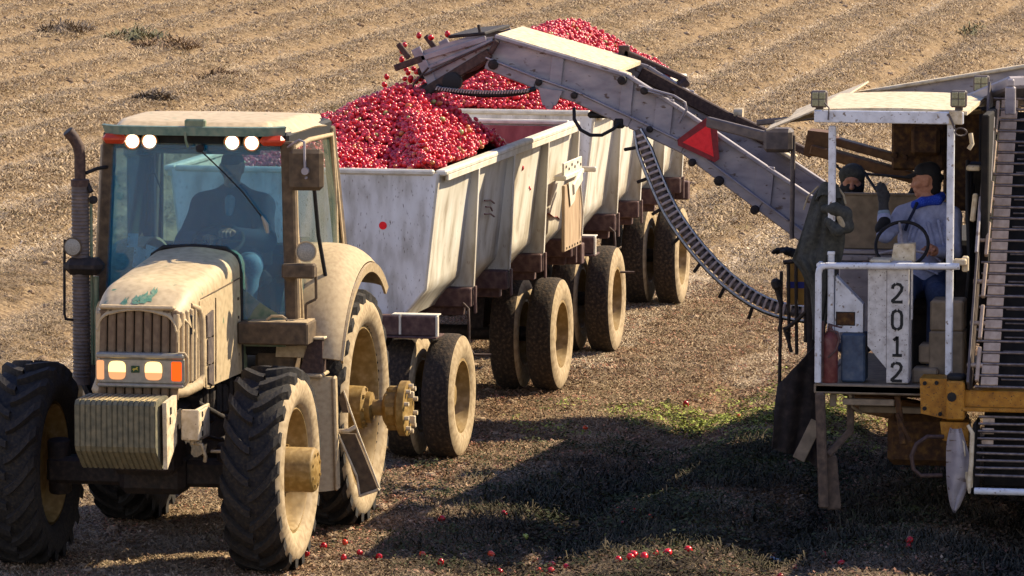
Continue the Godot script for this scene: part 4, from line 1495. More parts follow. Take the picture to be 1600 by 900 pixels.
func tomatoes() -> void:
	var tm := tomato_mesh()
	var singles := []
	for i in 2:
		var z0 := -6.06 if i == 0 else -12.95
		var z1 := -11.5 if i == 0 else -18.35
		var list := []
		var nx := 53
		var step := .0425
		var row := 0
		var z := z0
		while z > z1:
			row += 1
			for k in nx:
				var x := -1.12 + (k + .5 * (row % 2)) * step + rng.randf_range(-.012, .012)
				var zz := z + rng.randf_range(-.012, .012)
				var y := heap_y(i, x, zz)
				if absf(x - swing(i, zz)) > tub_half(minf(y, 2.4)) - .018 or y < 1.7:
					continue
				list.append(Vector3(x, y + rng.randf_range(-.016, .022), zz))
				if rng.randf() < .16:
					list.append(Vector3(x + .02, y + rng.randf_range(.02, .04), zz + .02))
			z -= step * .87
		# the nearest ones in plain view are things of their own
		var rest := []
		if i == 0:
			for p in list:
				if singles.size() < 215 and p.z > -7.6 and p.y > 2.36 and p.x > .13 + .2 * (p.z + 6.0) and rng.randf() < .42:
					singles.append(p)
				else:
					rest.append(p)
		else:
			rest = list
		var H := Node3D.new()
		H.name = numbered("tomato_heap")
		H.position = Vector3(0, 2.0, (z0 + z1) / 2)
		add_child(H)
		H.set_meta("kind", "stuff")
		tag(H, "heap of red tomatoes filling the front trailer" if i == 0 else "heap of red tomatoes rising out of the rear trailer", "tomatoes")
		org[H] = H.position
		var core := MB.new()
		core.sheet(24, 60, func(u: float, v: float):
			var q := lerpf(z0 - .01, z1 + .02, v)
			var x := lerpf(-1.08, 1.08, u)
			var h := tub_half(2.0) - .02
			x = clampf(x, -h, h) + swing(i, q)
			var y := heap_y(i, x, q) - .05
			return Vector3(x, maxf(y, 1.25), q))
		var co := obj("heap_core", core, M.heap_core, H)
		co.set_meta("kind", "stuff")
		var mm := MultiMesh.new()
		mm.transform_format = MultiMesh.TRANSFORM_3D
		mm.use_colors = true
		mm.mesh = tm
		mm.instance_count = rest.size()
		for k in rest.size():
			mm.set_instance_transform(k, Transform3D(spin().scaled(Vector3.ONE * rng.randf_range(.72, 1.12)) * Basis.from_scale(Vector3(1, rng.randf_range(.9, 1.15), rng.randf_range(.88, 1.0))), rest[k] - H.position))
			mm.set_instance_color(k, tomato_tint())
		var mi := MultiMeshInstance3D.new()
		mi.name = "tomatoes"
		mi.multimesh = mm
		mi.material_override = M.tomato
		mi.set_meta("kind", "stuff")
		H.add_child(mi)
	for p in singles:
		single(tm, p, rng.randf_range(.88, 1.1), heap_label(p), "tomatoes on the face of the front heap")
	# falling from the spout
	for p in [Vector3(.26, 3.39, -8.8), Vector3(.13, 3.305, -8.8), Vector3(.115, 3.25, -8.75), Vector3(.36, 3.37, -8.85), Vector3(.5, 3.40, -8.9), Vector3(.13, 3.0, -8.8), Vector3(-.037, 3.016, -8.8), Vector3(.14, 3.09, -8.8), Vector3(.17, 3.06, -8.75), Vector3(-.21, 2.795, -8.7), Vector3(-.12, 2.842, -8.8), Vector3(-.014, 2.845, -8.8), Vector3(.29, 3.05, -8.8), Vector3(.2, 3.09, -8.85), Vector3(.30, 3.13, -8.8), Vector3(.24, 2.98, -8.75), Vector3(.28, 3.01, -8.7), Vector3(.21, 2.93, -8.72), Vector3(.33, 2.96, -8.68), Vector3(.26, 3.07, -8.78), Vector3(.18, 2.99, -8.8), Vector3(.35, 3.10, -8.75), Vector3(.31, 2.92, -8.6), Vector3(.16, 2.95, -8.66), Vector3(.22, 3.02, -8.62), Vector3(.27, 3.03, -8.9), Vector3(.2, 3.05, -9.0), Vector3(.25, 3.11, -9.1), Vector3(.23, 3.0, -9.1), Vector3(.29, 3.08, -9.3), Vector3(.19, 2.97, -9.2), Vector3(.06, 3.16, -9.0), Vector3(-.1, 2.93, -9.0), Vector3(-.3, 2.8, -8.9)]:
		single(tm, p, rng.randf_range(.95, 1.15), ("red tomato tumbling free against the field, left of the spout's arms" if p.x < .15 and p.y > 2.9 else "red tomato thrown up above the spout's end" if p.y > 3.2 else "red tomato bouncing off the heap's far shoulder" if p.x < .1 else "red tomato dropping in the stream under the spout's lip"), "tomatoes falling from the spout")
	# dropped on the ground
	for q in [[1.79, -2.22, 1.35, 0], [1.62, -.44, 1.2, 0], [1.44, -.35, 1.0, 0], [1.14, -.53, 1.1, 0], [3.18, -3.04, 1.3, 1], [3.09, -1.72, 1.1, 1], [3.28, -2.89, 1.1, 4], [2.93, -.77, 1.2, 1], [2.98, -.57, 1.3, 1], [3.05, -.68, 1.1, 1], [2.88, -.62, 1.1, 3], [3.56, -.5, 1.25, 2], [3.62, -.46, 1.3, 2], [3.66, -.56, 1.2, 2], [3.5, -.58, 1.25, 2], [3.45, -.5, 1.3, 2], [3.78, -.55, 1.4, 2], [3.58, -.66, 1.2, 2], [4.68, -3.32, 1.1, 1], [5.49, -1.64, 1.3, 1], [5.44, -1.7, 1.1, 1], [3.33, -2.5, 1.0, 3], [2.57, -9.76, 1.1, 0], [2.01, -7.81, 1.0, 3], [3.09, -9.18, 1.0, 3], [1.45, -.71, 1.1, 0], [1.11, -.83, 1.1, 0], [3.17, -2.47, .9, 1], [4.6, -.7, 1.1, 1], [4.85, -1.5, 1.0, 1], [4.7, -1.3, 1.1, 1], [2.6, -.4, 1.0, 1], [2.45, -.9, 1.0, 3], [2.7, -1.1, 1.0, 1], [1.9, -.6, 1.0, 3], [3.05, -2.2, 1.0, 4], [2.5, -1.9, 1.0, 4], [2.2, -2.6, 1.0, 1], [2.9, -3.6, 1.0, 1], [1.3, -1.0, 1.1, 3], [4.4, -1.9, 1.0, 1], [3.9, -.9, 1.1, 2], [2.15, -.3, 1.05, 1], [5.0, -.8, 1.1, 1]]:
		var lab: String = ["ripe red tomato dropped on the sunlit straw beside the tractor's wheels", "bruised red tomato lying in the shaded vines in front of the harvester", "bright red tomato in the loose cluster on the ground at the bottom edge", "orange tomato dropped on the ground between the trailers and the harvester", "green unripe tomato lying in the shaded vines"][q[3]]
		var gx: float = q[0] + rng.randf_range(-.05, .05)
		var gz: float = q[1] + rng.randf_range(-.16, .16)
		var t := single(tm, Vector3(gx, ground_y(gx, gz) + .05, gz), q[2] * rng.randf_range(.85, 1.15), lab, "tomatoes dropped on the ground")
		t.material_override = M.tomato_one[[0, 2, 1, 3, 4][q[3]]]


func heap_label(p: Vector3) -> String:
	var place: String = "in the hollow" if p.x < .42 else ("along the ridge" if p.x < .75 else "by the side rim")
	var height: String = "just behind the front rim" if p.z > -6.45 else ("halfway up the slope" if p.z > -7.0 else "high below the spout")
	return "red tomato %s of the front heap, %s" % [place, height]


func single(tm: Mesh, p: Vector3, s: float, label: String, group: String) -> MeshInstance3D:
	var o := MeshInstance3D.new()
	o.name = numbered("tomato")
	o.mesh = tm
	o.material_override = M.tomato_one[rng.randi_range(0, 2)]
	o.transform = Transform3D(spin().scaled(Vector3.ONE * s), p)
	add_child(o)
	return tag(o, label, "tomato", group)


func spin() -> Basis:
	return Basis(Vector3(rng.randf_range(-1, 1), rng.randf_range(-1, 1), rng.randf_range(-1, 1)).normalized(), rng.randf() * TAU)


func tomato_tint() -> Color:
	var k := rng.randf()
	if k < .04:
		return Color(.48, .14, .04)
	if k < .055:
		return Color(.30, .28, .08)
	return Color(.34, .010, .018).lerp(Color(.60, .038, .05), rng.randf())


func harvester() -> void:
	var T := thing("tomato_harvester", Vector3(6.2, 0, -5.5), "big cream and yellow tomato harvester with loading conveyor, operator platform and numbered post", "harvester")
	var b := MB.new()
	elevator(T)
	# --- operator platform
	b = MB.new()
	b.box(Vector3(5.15, 1.05, -3.95), Vector3(1.12, .06, 2.1), .008)
	b.beam(Vector3(4.58, 1.05, -2.93), Vector3(5.70, 1.05, -2.93), .06, .08, .01)
	b.beam(Vector3(4.61, 1.05, -2.93), Vector3(4.61, 1.05, -5.0), .06, .08, .01)
	obj("platform", b, M.panel, T)
	b = MB.new()
	b.box(Vector3(4.72, .95, -3.0), Vector3(.05, .10, .05), .006)
	b.box(Vector3(5.0, .945, -2.97), Vector3(.40, .05, .05), .006)
	b.box(Vector3(5.15, .86, -3.2), Vector3(.5, .05, .06), .006)
	b.tube([Vector3(4.85, 1.0, -3.0), Vector3(4.87, .9, -3.0), Vector3(4.93, .84, -3.1)], .012, 6)
	obj("platform_bracket", b, M.panel, T)
	b = MB.new()
	b.beam(Vector3(4.63, 1.02, -2.9), Vector3(4.665, .12, -2.9), .075, .06, .012, Vector3.BACK)
	b.beam(Vector3(4.845, 1.0, -3.1), Vector3(4.845, .68, -3.1), .055, .05, .01, Vector3.BACK)
	b.beam(Vector3(4.845, .70, -3.1), Vector3(4.68, .52, -2.96), .055, .05, .01, Vector3.BACK)
	b.beam(Vector3(4.70, .52, -2.97), Vector3(4.74, .10, -2.95), .11, .03, .01, Vector3.BACK)
	obj("front_leg", b, M.leg, T)
	# rails and posts
	b = MB.new()
	b.tube([Vector3(4.612, 1.10, -2.9), Vector3(4.612, 1.94, -2.9), Vector3(4.619, 1.975, -2.9), Vector3(4.637, 1.998, -2.9), Vector3(4.67, 2.005, -2.9), Vector3(5.70, 2.02, -2.9)], .026, 12)
	b.tube([Vector3(4.612, 2.005, -2.93), Vector3(4.612, 2.005, -3.6)], .022, 10)
	obj("guard_rail", b, M.white, T)
	for p in [[4.70, 3.08, -3.0, 2.32], [5.615, 3.12, -3.0, 1.10]]:
		b = MB.new()
		b.beam(Vector3(p[0], p[3], p[2]), Vector3(p[0], p[1], p[2]), .055, .055, .008, Vector3.BACK)
		obj("canopy_post", b, M.white, T)
	b = MB.new()
	b.beam(Vector3(4.685, 1.08, -3.1), Vector3(4.685, 2.08, -3.1), .05, .05, .008, Vector3.BACK)
	b.box(Vector3(4.685, 2.085, -3.1), Vector3(.06, .03, .06), .006)
	obj("rail_post", b, M.white, T)
	for p in [[5.74, 3.1, -4.6]]:
		b = MB.new()
		b.beam(Vector3(p[0], 1.08, p[2]), Vector3(p[0], p[1], p[2]), .05, .05, .008, Vector3.BACK)
		obj("canopy_post", b, M.steel_dark, T)
	b = MB.new()
	b.box(Vector3(5.70, 2.05, -2.93), Vector3(.10, .05, .07), .01)
	b.box(Vector3(5.735, 2.03, -3.0), Vector3(.05, .12, .06), .01)
	obj("rail_clamp", b, M.cream, T)
	# --- canopy
	b = MB.new()
	b.sheet(6, 6, func(u: float, v: float): return Vector3(lerpf(4.56, 5.74, u), lerpf(3.205, 3.215, v) + .02 * sin(u * PI), lerpf(-2.98, -4.65, v)), .03)
	obj("canopy_sheet", b, M.cream, T)
	b = MB.new()
	b.box(Vector3(5.14, 3.155, -2.955), Vector3(1.15, .095, .03), .006)
	obj("canopy_fascia", b, M.white, T)
	b = MB.new()
	b.box(Vector3(5.655, 3.16, -2.935), Vector3(.10, .105, .012), .003)
	obj("fascia_patch", b, M.cream, T)
	b = MB.new()   # cloth awning hanging out to the left behind it
	b.sheet(10, 6, func(u: float, v: float): return Vector3(lerpf(4.62, 4.02, u) + .06 * v, lerpf(3.19, 2.93, u) + .02 * sin(v * 7.0) * u + .05 * v, lerpf(-4.15, -5.6, v) - .1 * u), .012)
	b.sheet(8, 4, func(u: float, v: float): return Vector3(lerpf(4.05, 5.7, u), 3.0 + .05 * sin(u * 5.0) + .16 * u - .05 * v, lerpf(-4.5, -4.9, v)), .012)
	obj("awning_cloth", b, M.cream, T)
	for p in [Vector3(4.597, 3.285, -3.0), Vector3(5.672, 3.30, -3.0), Vector3(5.695, 3.31, -4.6)]:
		var h := node("work_light", T, p)
		b = MB.new()
		b.box(p, Vector3(.125, .13, .07), .012)
		b.box(p + Vector3(0, -.08, -.02), Vector3(.06, .03, .04), .006)
		obj("light_housing", b, M.steel_dark, h)
		b = MB.new()
		for iy in 2:
			for ix in 2:
				b.box(p + Vector3(-.0265 + ix * .053, -.0275 + iy * .055, .037), Vector3(.048, .05, .01), .004)
		obj("light_lens", b, M.work_lens, h)
	b = MB.new()
	var loop := []
	for k in 13:
		var a := TAU * k / 12.0
		loop.append(Vector3(5.695 + cos(a) * .045, 3.05 + sin(a) * .03, -2.95 + .02 * sin(a * 2)))
	b.tube([Vector3(5.60, 3.19, -2.93), Vector3(5.63, 3.13, -2.92), Vector3(5.65, 3.07, -2.93)], .008, 6)
	b.tube(loop, .007, 6)
	b.tube([Vector3(4.63, 3.27, -2.97), Vector3(4.68, 3.22, -2.94), Vector3(4.675, 3.13, -2.93)], .006, 6)
	obj("lamp_wire", b, M.steel_dark, T)
	# --- number post and console
	b = MB.new()
	b.prism(PackedVector2Array([Vector2(4.99, 2.025), Vector2(4.99, 1.385), Vector2(5.134, 1.215), Vector2(5.134, 2.025)]), Vector3(0, 0, -3.15), Vector3.RIGHT, Vector3.UP, .2)
	b.box(Vector3(5.0, 1.43, -2.949), Vector3(.012, .012, .006))
	obj("control_post", b, M.post, T)
	b = MB.new()
	b.box(Vector3(5.223, 1.565, -3.05), Vector3(.172, .93, .22), .006)
	b.box(Vector3(5.325, 1.8, -3.0), Vector3(.012, .42, .05), .003)
	var cp := obj("number_post", b, M.post, T)
	b = MB.new()
	b.prism(PackedVector2Array([Vector2(5.145, 2.02), Vector2(5.325, 2.02), Vector2(5.325, 2.165), Vector2(5.165, 2.155)]), Vector3(0, 0, -3.25), Vector3.RIGHT, Vector3.UP, .10)
	b.box(Vector3(5.08, 2.04, -3.05), Vector3(.16, .03, .2), .01)
	obj("post_top", b, M.cream, T)
	numerals(cp)
	b = MB.new()   # white instrument panel with a dark screen, cut off slantwise
	b.prism(PackedVector2Array([Vector2(4.715, 1.47), Vector2(4.935, 1.47), Vector2(4.935, 1.69), Vector2(4.72, 1.905)]), Vector3(0, 0, -3.22), Vector3.RIGHT, Vector3.UP, .12)
	var ip := obj("instrument_panel", b, M.white, T)
	b = MB.new()
	b.box(Vector3(4.80, 1.575, -3.098), Vector3(.138, .096, .006), .002)
	obj("screen", b, M.rusty, ip)
	b = MB.new()
	b.box(Vector3(4.80, 1.575, -3.0995), Vector3(.15, .108, .006), .002)
	obj("screen_frame", b, M.numeral, ip)
	b = MB.new()
	b.box(Vector3(4.865, 1.275, -3.16), Vector3(.19, .38, .22), .015)
	obj("battery_box", b, M.blue_box, T)
	b = MB.new()
	b.box(Vector3(5.575, 1.60, -3.35), Vector3(.26, .24, .3), .015)
	b.box(Vector3(5.575, 1.30, -3.34), Vector3(.27, .36, .32), .012)
	b.box(Vector3(5.41, 1.30, -3.3), Vector3(.10, .15, .2), .015)
	b.box(Vector3(5.42, 1.14, -3.2), Vector3(.2, .12, .2), .015)
	obj("control_box", b, M.panel, T)
	# steering wheel
	b = MB.new()
	var ring := []
	for k in 32:
		var a := TAU * k / 32
		ring.append(Vector3(5.19 + cos(a) * .205, 2.12 + sin(a) * .165, -3.5 - sin(a) * .14))
	b.tube(ring, .0135, 10, true)
	obj("steering_wheel", b, M.black, T)
	b = MB.new()
	for a in [1.75, -.35, 3.6]:
		b.tube([Vector3(5.19 + cos(a) * .2, 2.12 + sin(a) * .16, -3.5 - sin(a) * .135), Vector3(5.2, 2.09, -3.49)], .011, 8)
	b.tube([Vector3(5.2, 2.1, -3.49), Vector3(5.21, 1.6, -3.3)], .025, 10)
	obj("steering_column", b, M.steel, T)
	# seat, back partition
	b = MB.new()
	b.box(Vector3(5.32, 1.60, -4.02), Vector3(.46, .12, .44), .04)
	b.box(Vector3(5.32, 1.93, -4.25), Vector3(.44, .5, .1), .04)
	b.box(Vector3(5.32, 1.3, -4.02), Vector3(.2, .5, .2), .02)
	obj("operator_seat", b, M.interior, T)
	b = MB.new()
	b.box(Vector3(4.96, 2.15, -5.0), Vector3(.86, .44, .04), .008)
	b.box(Vector3(4.96, 2.375, -5.0), Vector3(.88, .02, .07), .005)
	obj("back_partition", b, M.panel, T)
	b = MB.new()
	b.box(Vector3(4.96, 1.91, -4.96), Vector3(.88, .035, .08), .008)
	b.box(Vector3(4.96, 1.86, -4.95), Vector3(.88, .05, .06), .008)
	for k in 6:
		b.cyl(Vector3(4.62 + .13 * k, 1.86, -4.92), Vector3(4.62 + .13 * k, 1.86, -4.905), .013, 8)
	b.box(Vector3(4.96, 1.5, -4.9), Vector3(.86, .66, .05), .01)
	obj("partition_ledge", b, M.steel, T)
	# --- dark inner wall with hoses at the right of the platform
	b = MB.new()
	b.box(Vector3(5.84, 2.05, -4.7), Vector3(.06, 2.2, 2.6), .01)
	b.box(Vector3(5.74, 2.15, -5.6), Vector3(.3, 2.0, .1), .01)
	b.box(Vector3(5.66, 2.4, -4.9), Vector3(.2, .5, .3), .02)
	obj("inner_wall", b, M.interior, T)
	b = MB.new()
	for k in 5:
		var x := 5.74 + .012 * k
		b.tube([Vector3(x - .08, 2.75 - .1 * k, -3.9 - .1 * k), Vector3(x - .05, 2.4 - .1 * k, -3.6), Vector3(x - .02, 1.95, -3.5 - .05 * k), Vector3(x - .06, 1.5, -3.55), Vector3(x - .05, 1.15, -3.6)], .017 + .004 * (k % 2), 8)
	obj("hose", b, M.black, T)
	b = MB.new()
	b.box(Vector3(5.735, 2.72, -3.6), Vector3(.11, .04, .1), .01)
	b.box(Vector3(5.75, 2.42, -3.5), Vector3(.04, .22, .06), .01, Basis(Vector3.BACK, -.1))
	b.tube([Vector3(5.745, 3.02, -3.2), Vector3(5.76, 2.94, -3.18), Vector3(5.735, 2.90, -3.17)], .018, 8)
	obj("wall_bracket", b, M.cream, T)
	# --- yellow beam, block and header arm
	b = MB.new()
	b.box(Vector3(6.9, 1.03, -2.74), Vector3(2.3, .13, .18), .008)
	b.box(Vector3(6.9, .955, -2.70), Vector3(2.3, .03, .22), .006)
	obj("header_beam", b, M.yellow, T)
	b = MB.new()
	b.hexa([Vector3(5.43, .90, -2.72), Vector3(5.63, .86, -2.72), Vector3(5.63, .86, -3.0), Vector3(5.43, .90, -3.0), Vector3(5.42, 1.17, -2.72), Vector3(5.63, 1.17, -2.72), Vector3(5.63, 1.17, -3.0), Vector3(5.42, 1.17, -3.0)])
	b.box(Vector3(5.705, 1.02, -2.72), Vector3(.14, .30, .26), .012)
	obj("pivot_block", b, M.yellow, T)
	b = MB.new()
	b.cyl(Vector3(5.705, 1.165, -2.7), Vector3(5.705, 1.215, -2.7), .075, 16, .012)
	b.cyl(Vector3(5.68, 1.05, -2.592), Vector3(5.68, 1.05, -2.58), .036, 12)
	for q in [[5.46, 1.135], [5.55, 1.14], [5.46, .94], [5.58, .9]]:
		b.cyl(Vector3(q[0], q[1], -2.72), Vector3(q[0], q[1], -2.70), .016, 8)
	obj("pivot_pin", b, M.black, T)
	b = MB.new()
	b.hexa([Vector3(5.6, .70, -2.7), Vector3(5.80, .66, -2.7), Vector3(5.80, .66, -2.9), Vector3(5.6, .70, -2.9), Vector3(5.58, .84, -2.7), Vector3(5.80, .84, -2.7), Vector3(5.80, .84, -2.9), Vector3(5.58, .84, -2.9)])
	obj("pivot_foot", b, M.yellow, T)
	b = MB.new()
	b.beam(Vector3(4.8, .84, -3.9), Vector3(5.5, .74, -3.7), .14, .17, .01)
	b.beam(Vector3(4.9, .9, -5.5), Vector3(5.6, .9, -5.5), .2, .2, .01)
	obj("lower_beam", b, M.brown_beam, T)
	b = MB.new()
	b.beam(Vector3(5.22, 1.0, -2.98), Vector3(5.27, .62, -2.98), .05, .03, .006, Vector3.BACK)
	b.beam(Vector3(5.22, .86, -2.96), Vector3(5.33, .64, -2.96), .03, .02, .004, Vector3.BACK)
	b.box(Vector3(5.4, .6, -3.6), Vector3(.6, .4, .5), .05)
	b.box(Vector3(5.2, .95, -4.2), Vector3(1.0, .1, 1.2), .03)
	obj("under_linkage", b, M.rusty, T)
	b = MB.new()
	b.tube([Vector3(5.62, .74, -2.6), Vector3(5.5, .745, -2.55), Vector3(5.42, .69, -2.52), Vector3(5.385, .60, -2.5), Vector3(5.40, .50, -2.5), Vector3(5.46, .45, -2.5), Vector3(5.62, .455, -2.52)], .017, 8)
	obj("hydraulic_hose", b, M.rust_pipe, T)
	# worn disc shield in front of the header
	b = MB.new()
	b.sheet(10, 14, func(u: float, v: float):
		var y := lerpf(.83, .19, v)
		var half := .085 * pow(sin(clampf(v * .93 + .07, 0, 1) * PI), .6)
		return Vector3(5.725 + .02 * sin(v * 3) + lerpf(-1, 1, u) * half - .01 * sin(v * 9.0) * u, y, -2.46 + .07 * (1 - pow(lerpf(-1, 1, u), 2.0)) + .02 * sin(u * 9 + v * 7)), .01)
	obj("divider_shield", b, M.steel, T)
	b = MB.new()
	b.tube([Vector3(5.82, .86, -2.42), Vector3(5.855, .80, -2.42), Vector3(5.85, .55, -2.4), Vector3(5.835, .42, -2.4), Vector3(5.84, .34, -2.4)], [.012, .018, .018, .02, .01], 8)
	b.hexa([Vector3(5.82, .36, -2.42), Vector3(5.86, .38, -2.42), Vector3(5.86, .38, -2.46), Vector3(5.82, .36, -2.46), Vector3(5.80, .50, -2.42), Vector3(5.86, .50, -2.42), Vector3(5.86, .50, -2.46), Vector3(5.80, .50, -2.46)])
	b.tube([Vector3(5.73, .82, -2.43), Vector3(5.79, .72, -2.42), Vector3(5.80, .62, -2.42)], .008, 6)
	obj("divider_rod", b, M.cream, T)
	# --- rod-chain conveyor, rising back from the header
	var A := Vector3(5.90, 1.13, -2.62)
	var B := Vector3(5.90, 3.22, -4.2)
	for k in 27:
		b = MB.new()
		var f := k / 26.0
		var p := A.lerp(B, f)
		b.cyl(p + Vector3(-.05 - .02 * (k % 3 / 2.0), 0, 0), p + Vector3(1.75, 0, 0), .0105, 8)
		obj("conveyor_rod", b, M.rod, T)
	for k in 26:   # belt pads between the rods along both edges, with side forks
		var f := (k + .5) / 26.0
		var p := A.lerp(B, f)
		var dir := (B - A).normalized()
		b = MB.new()
		b.beam(p - dir * .036 + Vector3(.06, 0, 0), p + dir * .036 + Vector3(.06, 0, 0), .13, .016, .004, Vector3(0, .6, .8))
		obj("belt_pad", b, M.belt, T)
		b = MB.new()
		b.beam(p - dir * .036 + Vector3(1.66, 0, 0), p + dir * .036 + Vector3(1.66, 0, 0), .13, .016, .004, Vector3(0, .6, .8))
		obj("belt_pad", b, M.belt, T)
	for k in 7:
		var f := (k + .5) / 7.0
		var p := A.lerp(B, f)
		var dir := (B - A).normalized()
		b = MB.new()
		b.beam(p - dir * .14 + Vector3(-.035, 0, .01), p + dir * .16 + Vector3(-.03, .0, .02), .03, .045, .006, Vector3(0, .6, .8))
		b.cyl(p + Vector3(-.12, 0, 0), p + Vector3(0, 0, 0), .018, 8)
		obj("side_fork", b, M.belt, T)
	b = MB.new()
	b.beam(A + Vector3(.8, -.12, -.16), B + Vector3(.8, -.12, -.16), 1.6, .02, 0.0, Vector3(0, .6, .8))
	obj("conveyor_bed", b, M.interior, T)
	for k in 22:   # vines carried between the rods are left out; the return run shows as thin dark rods
		b = MB.new()
		var p := A.lerp(B, k / 21.0) + Vector3(.14, -.06, -.075)
		b.cyl(p, p + Vector3(1.5, 0, 0), .008, 6)
		obj("return_rod", b, M.rod, T)
	b = MB.new()
	b.beam(A + Vector3(-.10, -.05, -.08), B + Vector3(-.10, .05, -.08), .02, .30, .004, Vector3(0, .6, .8))
	b.beam(A + Vector3(1.80, -.05, -.08), B + Vector3(1.80, .05, -.08), .02, .30, .004, Vector3(0, .6, .8))
	obj("conveyor_side", b, M.steel_dark, T)
	b = MB.new()
	b.box(Vector3(5.98, 3.22, -4.0), Vector3(.08, .22, .08), .01)
	b.box(Vector3(5.98, 3.36, -4.0), Vector3(.06, .06, .06), .01)
	b.tube([Vector3(5.86, 2.62, -3.62), Vector3(5.86, 3.1, -3.85)], .014, 8)
	b.tube([Vector3(5.84, 2.5, -3.55), Vector3(5.8, 2.5, -3.5), Vector3(5.8, 2.1, -3.2)], .014, 8)
	obj("conveyor_bracket", b, M.steel, T)
	# pick-up rods under the yellow beam
	for k in 9:
		b = MB.new()
		var y := .90 - .052 * k
		b.cyl(Vector3(5.885, y, -2.62 + .03 * k), Vector3(7.6, y + .012 * sin(k * 2.1), -2.62 + .03 * k), .011, 8)
		obj("pickup_rod", b, M.rod, T)
	for k in 3:
		b = MB.new()
		b.box(Vector3(5.96, .87 - .075 * k, -2.63 + .045 * k), Vector3(.09, .045, .02), .004)
		obj("belt_pad", b, M.belt, T)
	b = MB.new()
	b.cyl(Vector3(5.88, .365, -2.36), Vector3(7.65, .365, -2.36), .026, 14, .004)
	obj("cutter_bar", b, M.white, T)
	b = MB.new()
	b.box(Vector3(6.75, .62, -2.95), Vector3(1.7, .6, .06), .01)
	b.box(Vector3(5.86, .6, -2.7), Vector3(.02, .52, .4), .004)
	obj("header_back", b, M.interior, T)
	# --- the machine's body beyond
	b = MB.new()
	b.hexa([Vector3(4.6, 3.0, -5.6), Vector3(6.1, 3.24, -5.6), Vector3(6.1, 2.85, -9.3), Vector3(4.6, 2.62, -9.3), Vector3(4.56, 3.13, -5.6), Vector3(6.1, 3.40, -5.6), Vector3(6.1, 3.02, -9.3), Vector3(4.56, 2.76, -9.3)])
	b.beam(Vector3(5.7, 3.16, -4.75), Vector3(6.12, 3.36, -4.2), .4, .10, .02)
	obj("upper_hood", b, M.steel, T)
	b = MB.new()
	b.beam(Vector3(4.56, 3.145, -5.62), Vector3(6.12, 3.415, -5.62), .12, .03, .008)
	obj("hood_lip", b, M.cream, T)
	b = MB.new()
	b.box(Vector3(7.9, 2.0, -6.6), Vector3(3.4, 2.3, 4.4), .05)
	b.box(Vector3(6.1, 1.6, -7.2), Vector3(.6, 1.4, 3.2), .05)
	obj("machine_body", b, M.steel_dark, T)
	b = MB.new()
	b.box(Vector3(5.05, 1.22, -9.15), Vector3(1.7, .9, 1.5), .04)
	b.beam(Vector3(4.3, 1.0, -8.3), Vector3(5.9, 1.0, -6.8), .12, .16, .01)
	obj("conveyor_base", b, M.interior, T)
	b = MB.new()
	b.sheet(4, 4, func(u: float, v: float): return Vector3(lerpf(7.8, 10.2, u), 3.22, lerpf(-2.9, -8.5, v)), .03)
	for q in [Vector3(7.9, 3.2, -3.0), Vector3(10.1, 3.2, -3.0), Vector3(10.1, 3.2, -8.3)]:
		b.beam(Vector3(q.x, 1.0, q.z), q, .06, .06, .008, Vector3.BACK)
	b.box(Vector3(9.0, 1.02, -5.0), Vector3(2.4, .08, 4.2), .01)
	b.box(Vector3(9.0, 1.5, -2.95), Vector3(2.3, .9, .04), .01)
	b.box(Vector3(10.15, 1.5, -5.0), Vector3(.04, .9, 4.2), .01)
	obj("unseen_shade_deck", b, M.cream, T)  # unseen deck and roof, added to cast shade on the ground
	for q in [Vector3(9.3, .75, -6.4), Vector3(6.6, .75, -8.6), Vector3(9.3, .75, -8.9)]:
		var wn := node("machine_wheel", T, q)
		b = MB.new()
		b.lathe(q, Vector3.RIGHT, [Vector2(.42, -.2), Vector2(.6, -.22), Vector2(.74, -.16), Vector2(.75, 0), Vector2(.74, .16), Vector2(.6, .22), Vector2(.42, .2)], 32)
		obj("tyre", b, M.tread, wn)
		b = MB.new()
		b.lathe(q, Vector3.RIGHT, [Vector2(0, -.1), Vector2(.3, -.12), Vector2(.43, -.2), Vector2(.43, .2), Vector2(.3, .12), Vector2(0, .1)], 28)
		obj("rim", b, M.yellow, wn)
	b = MB.new()
	b.box(Vector3(5.05, 2.72, -6.0), Vector3(.44, .46, .1), .02)
	b.box(Vector3(5.12, 2.74, -5.92), Vector3(.24, .24, .12), .03)
	b.box(Vector3(5.5, 2.6, -6.1), Vector3(.5, .9, .1), .02)
	b.cyl(Vector3(4.86, 2.62, -5.95), Vector3(4.86, 2.62, -5.88), .025, 8)
	b.cyl(Vector3(4.95, 2.60, -5.95), Vector3(4.95, 2.60, -5.88), .02, 8)
	obj("engine_cover", b, M.rusty, T)
	b = MB.new()
	b.beam(Vector3(4.1, 2.68, -7), Vector3(5.0, 2.45, -6.9), .14, .07, .01)
	b.beam(Vector3(4.05, 2.58, -6.9), Vector3(5.0, 2.34, -6.8), .16, .09, .01)
	b.hexa([Vector3(3.98, 2.53, -6.85), Vector3(4.22, 2.50, -6.85), Vector3(4.22, 2.50, -7.1), Vector3(3.98, 2.53, -7.1), Vector3(4.02, 2.74, -6.85), Vector3(4.22, 2.72, -6.85), Vector3(4.22, 2.72, -7.1), Vector3(4.02, 2.74, -7.1)])
	obj("lift_arm", b, M.brown_beam, T)
	b = MB.new()
	b.box(Vector3(5.12, 2.36, -5.9), Vector3(.2, .32, .06), .02, Basis(Vector3.BACK, -.5))
	b.tube([Vector3(4.2, 2.5, -6.9), Vector3(4.3, 2.42, -6.8), Vector3(4.55, 2.40, -6.6), Vector3(4.95, 2.39, -6.4)], .012, 6)
	b.tube([Vector3(4.52, 2.48, -6.4), Vector3(4.68, 2.3, -6.2), Vector3(4.86, 2.2, -6.0), Vector3(4.98, 2.18, -5.9)], .013, 6)
